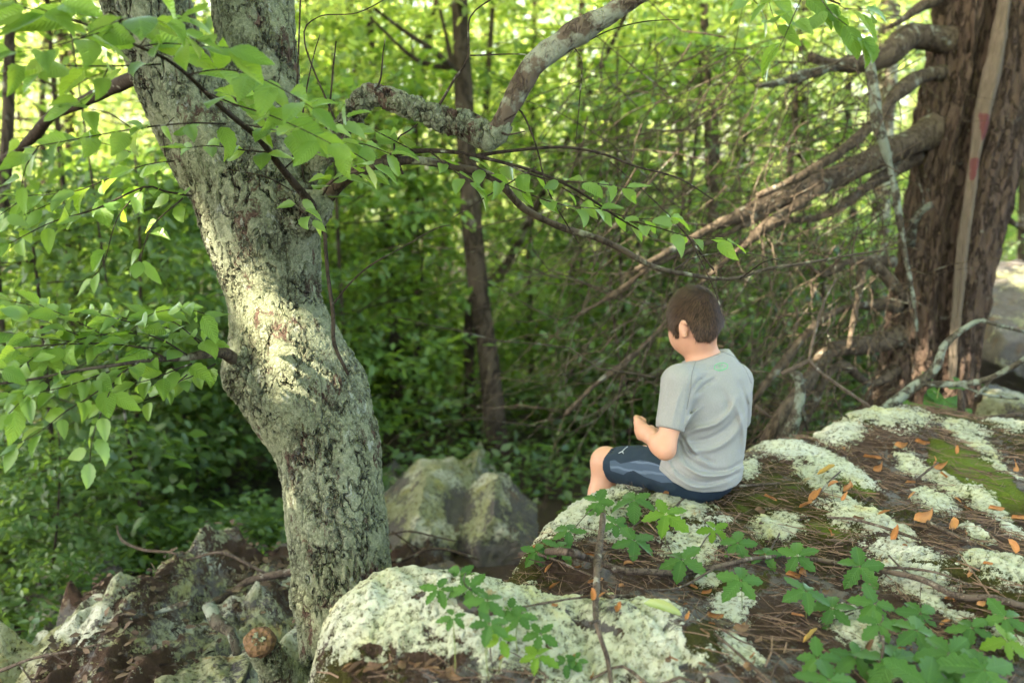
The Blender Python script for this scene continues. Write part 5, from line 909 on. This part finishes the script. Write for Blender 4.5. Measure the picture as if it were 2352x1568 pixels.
# dead leaves
DM = [[leaf_mesh('leaf_blade', m_, 1, w_, 8, cu, .1, .02, dp, 1.0, .45, 80 + j, tw) for j, (w_, cu, dp, tw) in enumerate([(.7, 2.2, .5, .9), (.8, 1.5, -.7, -1.2), (.6, 2.9, .5, .4), (.8, 1.3, .9, 1.4)])] for m_ in (M_DLEAF, M_DLEAFB, M_DLEAFY)]
DL = [(1532, 1140, 44, 0, 'upright orange dead leaf right behind the seated child'), (1342, 1278, 50, 0, 'folded orange dead leaf above the long stick'), (1228, 1262, 40, 0, 'dead leaf under the pair of creeper sprigs'), (1205, 1250, 34, 0, 'curled dead leaf at the rear rim of the ledge'), (1442, 1300, 46, 0, 'cupped tan dead leaf just above the long stick'), (1360, 1345, 50, 0, 'tan dead leaf touching the upright stick'), (1268, 1358, 40, 0, 'curled dead leaf left of the upright stick'), (1340, 1372, 34, 1, 'brown dead leaf lying below the tan one'), (1272, 1395, 28, 0, 'small dead leaf in the notch of the pale hump'),
      (1425, 1436, 50, 0, 'orange dead leaf below the pale green pod'), (1632, 1420, 54, 0, 'bright orange upright dead leaf by the round crust'), (1580, 1430, 34, 0, 'small orange dead leaf left of the bright one'), (1815, 1325, 56, 0, 'long orange dead leaf below the creeper'), (1845, 1322, 50, 0, 'pointed orange dead leaf leaning on the long one'), (1750, 1282, 44, 0, 'rolled orange dead leaf beside the little creeper'), (1868, 1155, 60, 0, 'orange dead leaf arching right of the child'), (1845, 1170, 50, 0, 'narrow rolled dead leaf crossing the arching one'), (1888, 1096, 58, 2, 'golden yellow dead leaf on the lichen crust'),
      (1992, 1062, 54, 0, 'long dead leaf lying on the slope at the right'), (2012, 1082, 34, 0, 'small dead leaf just below the long one'), (1762, 1142, 40, 0, 'dead leaf lying near the child at the right'), (1948, 1135, 56, 0, 'flat rolled dead leaf on needles'), (2278, 1172, 44, 0, 'pointed dead leaf on the upper right crust'), (2110, 1200, 58, 0, 'long tan dead leaf between crusts'), (2108, 1214, 50, 1, 'brown dead leaf under the long tan one'), (2055, 1245, 48, 0, 'bent orange dead leaf on the middle right crust'), (2190, 1220, 50, 0, 'rolled dead leaf on the brown stick'), (1855, 1485, 56, 2, 'pale yellow dead leaf near the leafy corner'),
      (2165, 1440, 44, 0, 'holed tan dead leaf right of the long stick'), (2085, 1485, 38, 1, 'brown dead leaf partly under creeper'), (1740, 1480, 40, 1, 'flat brown dead leaf on moss at the bottom'), (2150, 1072, 36, 0, 'small dead leaf high on the ledge'), (2165, 1088, 36, 0, 'small dead leaf just under its neighbour high on the ledge'), (2062, 1000, 34, 0, 'dead leaf on the rear crust of the ledge'), (2110, 1010, 44, 0, 'long dead leaf on the rear crust of the ledge'), (2202, 1045, 30, 0, 'lone dead leaf at the upper right'), (1692, 1450, 44, 1, 'brown scalloped dead leaf below the round crust'),
      (1750, 1208, 40, 1, 'brown dead leaf on the rim of the mid crust'), (1995, 1500, 44, 1, 'brown dead leaf on the lower right crust'), (2340, 1290, 44, 0, 'orange dead leaf at the right edge'), (2330, 1195, 44, 0, 'upright dead leaf by the right edge'), (2262, 1302, 30, 0, 'small dead leaf above the large right crust'), (1715, 1535, 44, 1, 'brown dead leaf at the bottom by the bent twig'), (1610, 1520, 40, 1, 'dark brown dead leaf in the rock cleft'), (1660, 1480, 40, 1, 'brown lobed dead leaf'), (1535, 1492, 30, 1, 'brown dead leaf in the dark cleft'), (1790, 1268, 30, 1, 'small brown dead leaf by the tall stalk'), (1965, 1190, 34, 1, 'dull dead leaf on the long crust')]
for i in range(26):
    x, y = (R8.uniform(790, 1060), R8.uniform(1490, 1566)); DL.append((x, y, R8.uniform(26, 48), 1, ''))
for i in range(75):
    x, y = R8.uniform(1150, 2352), R8.uniform(1010, 1560)
    if y < 1130 + (1560 - x) * .3 and x < 1740: continue
    DL.append((x, y, R8.uniform(20, 40), 0 if R8.rand() < .6 else 1, '*'))
for x, y, s, ty, lb in DL:
    g = on_ledge(x, y + 6); d = (g - CAM) @ FW; sz = s * .72 * d / FOC
    o = place(DM[ty][R8.randint(4)], 'dead_leaf', g + [-sz * .3, 0, .008 + sz * .18], np.array([R8.uniform(.3, 1), R8.uniform(-.8, .8), R8.uniform(-.15, .35)]), np.array([R8.uniform(-.5, .5), -R8.uniform(.1, 1.0), 1]), sz, None)
    o['label'] = 'small curled dead leaf scattered among the needles' if lb == '*' else lb or 'brown dead leaf in the dark hollow of the pale hump'; o['category'] = 'leaf'
    o['group'] = 'small dead leaves among the needles' if lb == '*' else 'dead leaves on the ledge' if lb else 'dead leaves in the hollow'
g = on_ledge(1535, 1408); o = place(leaf_mesh('leaf_blade', mat_leaf('pale_green', (.34, .40, .16), (.40, .45, .2), (.3, .35, .1)), 1, .42, 8, 1.6, .1, .0, .25, 1, .5, 3, .1), 'curled_leaf', g + [-.055, 0, .02], np.array([1, -.25, -.1]), np.array([0, -.7, 1]), .085, None, label='pale green curled leaf lying on the rim of the rock', category='leaf')
# needles and fine twigs: nobody could count these
n = 12000
xw = R8.uniform(-.42, 3.0, n * 2); yw = R8.uniform(1.6, 5.0, n * 2); zz, ss, lp = ledge_z(xw, yw, True); px, py, _ = proj(np.stack([xw, yw, zz], -1)); k = (ss < -.01) & (lp < R8.uniform(-.25, .12, n * 2)) & (np.abs(px - 1176) < 1400); xw, yw, zz, px, py = xw[k][:n], yw[k][:n], zz[k][:n], px[k][:n], py[k][:n]
den = fbm(np.stack([xw * 4, yw * 4, xw * 0 + 4], -1), 3); k = den > R8.uniform(-.5, .25, len(xw)); xw, yw, zz = xw[k], yw[k], zz[k]; n = len(xw)
a = R8.uniform(0, 3.1416, n); a = np.where(R8.rand(n) < .5, R8.normal(2.2, .5, n), a); L_ = R8.gamma(2.2, .013, n)[:, None] + .012; dv = np.stack([np.cos(a), np.sin(a), R8.uniform(-.12, .12, n)], -1); c = np.stack([xw, yw, zz + R8.uniform(.003, .014, n)], -1)
wd = np.where(R8.rand(n) < .06, .0022, R8.uniform(.0006, .0011, n))[:, None]; sv = np.stack([-np.sin(a), np.cos(a), 0 * a], -1) * wd; up = np.array([0, 0, 1.0]) * wd * 1.3; bend = sv * R8.uniform(-4, 4, (n, 1))
Vn = np.stack([c - dv * L_ - sv, c - dv * L_ + sv, c - dv * L_ + up, c + bend - sv, c + bend + sv, c + bend + up, c + dv * L_ - sv * .6, c + dv * L_ + sv * .6, c + dv * L_ + up * .6], 1).reshape(-1, 3); i9 = np.arange(n)[:, None] * 9
Fn = np.vstack([i9 + [[q0, q0 + 3, q1 + 3, q1]] for q0, q1 in ((0, 2), (2, 1), (3, 5), (5, 4))]); link('needle_litter', mk_mesh('needle_litter', Vn, Fn, M_DUFF, smooth=False), kind='stuff', label='brown needles and fine twigs strewn over the ledge')
# bits of brown litter on the lower outcrop
n = 9000; xw = R8.uniform(-3.2, .2, n); yw = R8.uniform(2.2, 5.2, n); zz = outcrop_z(xw, yw); k = fbm(np.stack([xw * 2.6, yw * 2.6, zz * 4], -1), 4) < R8.uniform(-.35, .25, n); n = k.sum()
V, F = leaf_raw(np.stack([xw[k], yw[k], zz[k] + R8.uniform(.0, .03, n)], -1), R8.randn(n, 3) * [1, 1, .3], R8.randn(n, 3) * .5 + [0, 0, 1], R8.uniform(.02, .05, n)); link('leaf_litter', mk_mesh('leaf_litter', V, F, M_DUFFD, smooth=False), kind='stuff', label='brown leaf litter lying on the lower outcrop')
# broad lobed seedling at the foot of the big tree
def lobed(name, mat):
    out = []; n_ = 5
    for i in range(n_ * 2 * 3):
        t = i / (n_ * 6); a = -2.4 + 4.8 * t; r_ = .62 + .38 * abs(math.cos(a * 1.62)) ** 1.5; out.append((r_ * math.cos(a), r_ * math.sin(a) * .9, -.12 * r_ * r_ + .05 * math.cos(a * 5)))
    V = [(0, 0, 0)] + out; F = [(0, i, i + 1) for i in range(1, len(out))]; V = np.array(V); return mk_mesh(name, V, F, mat, uv=np.c_[V[:, 0] * .5 + .5, V[:, 1] * .5 + .5])
MP = lobed('leaf', M_CREEP); g = P(2150, 985, 4.5); o = thing('maple_seedling', g, 'broad leaved green seedling at the foot of the big tree', 'plant')
child('stalk', *tube([g, P(2150, 930, 4.5), P(2160, 880, 4.5)], np.array([.003, .003, .002]), 6, .03), M_STALK, o)
for x, y, s in [(2120, 930, 42), (2170, 915, 46), (2200, 935, 36), (2125, 868, 26), (2195, 880, 24), (2090, 935, 24), (2150, 955, 34)]: place(MP, 'leaf', P(x, y, 4.5), np.array([R8.uniform(-1, 1), -.5, -.4]), np.array([R8.uniform(-.3, .3), -.9, 1]), s * 4.5 / FOC, o, o)

n = 16000; x = R4.uniform(-3.6, -.6, n); y = R4.uniform(3.9, 6.6, n); z = np.maximum(terrain_z(x, y), outcrop_z(x, y)); den = fbm(np.stack([x * 1.6, y * 1.6, x * 0], -1), 3); k = (y > 4.75 + .8 * (x + .9) + .1 * R4.randn(n)) & (den > -.3); x, y, z, den = x[k], y[k], z[k], den[k]; z = z + R4.rand(len(z)) ** 1.6 * (.10 + .5 * np.clip(den + .2, 0, 1))
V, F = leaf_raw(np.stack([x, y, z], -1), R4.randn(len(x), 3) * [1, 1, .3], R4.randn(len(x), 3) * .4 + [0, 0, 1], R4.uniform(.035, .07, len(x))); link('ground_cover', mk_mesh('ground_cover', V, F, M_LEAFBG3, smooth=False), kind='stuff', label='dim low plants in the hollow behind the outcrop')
# ------------------------------------------------------------------ unseen leaf mass overhead, shaped to shade the foreground; gaps cut for sun patches
GAPS = [(P(640, 800, 2.82), .16), (P(560, 690, 2.85), .09), (P(770, 870, 2.82), .10), (P(700, 1215, 2.84), .075), (P(705, 1330, 2.84), .05), (P(735, 1430, 2.84), .06), (P(850, 1430, 2.5), .10), (P(800, 1380, 2.6), .05),
        (P(2140, 800, 5.4), .20), (P(1740, 480, 4.95), .16), (P(2090, 870, 5.4), .1), (P(1900, 830, 5.2), .12), (P(1500, 640, 4.9), .15), (P(1560, 80, 5.0), .2), (P(1290, 1000, 4.8), .08), (P(480, 570, 2.85), .05), (P(1640, 560, 4.9), .12)]
n = 60000; Q0 = np.stack([R4.uniform(-9, 8, n), R4.uniform(-9, 4.5, n), R4.uniform(5.5, 8.5, n)], -1); den = fbm(Q0 * .45, 3); Q0 = Q0[den > -.16]
n = 90000; ctr = np.array([.3, 3.6, .7]) + SUND * 9.5; e1 = nrm(np.cross(SUND, [0, 0, 1])); e2 = np.cross(SUND, e1)
a = R4.uniform(-1, 1, (n, 2)) * [6.4, 3.4]; Q = ctr + a[:, :1] * e1 + a[:, 1:] * e2 + SUND * R4.uniform(-1.3, 1.3, (n, 1)); keep = np.ones(n, bool)
for g_, rr in GAPS:
    v = Q - g_; v = v - (v @ SUND)[:, None] * SUND; keep &= np.linalg.norm(v, axis=1) > (rr + .05) * R4.uniform(.35, 1.25, len(Q))
Q = np.vstack([Q, Q0]); keep = np.ones(len(Q), bool)
for g_, rr in GAPS:
    v = Q - g_; v = v - (v @ SUND)[:, None] * SUND; keep &= np.linalg.norm(v, axis=1) > (rr + .05) * R4.uniform(.35, 1.25, len(Q))
Q = Q[keep]; V, F = leaf_raw(Q, R4.randn(len(Q), 3), R4.randn(len(Q), 3) * .5 + [0, 0, 1], R4.uniform(.13, .20, len(Q)))
link('shading_boughs', mk_mesh('shading_boughs', V, F, M_LEAFBG, smooth=False), kind='stuff', label='unseen leafy boughs overhead, shaped to shade the ledge')
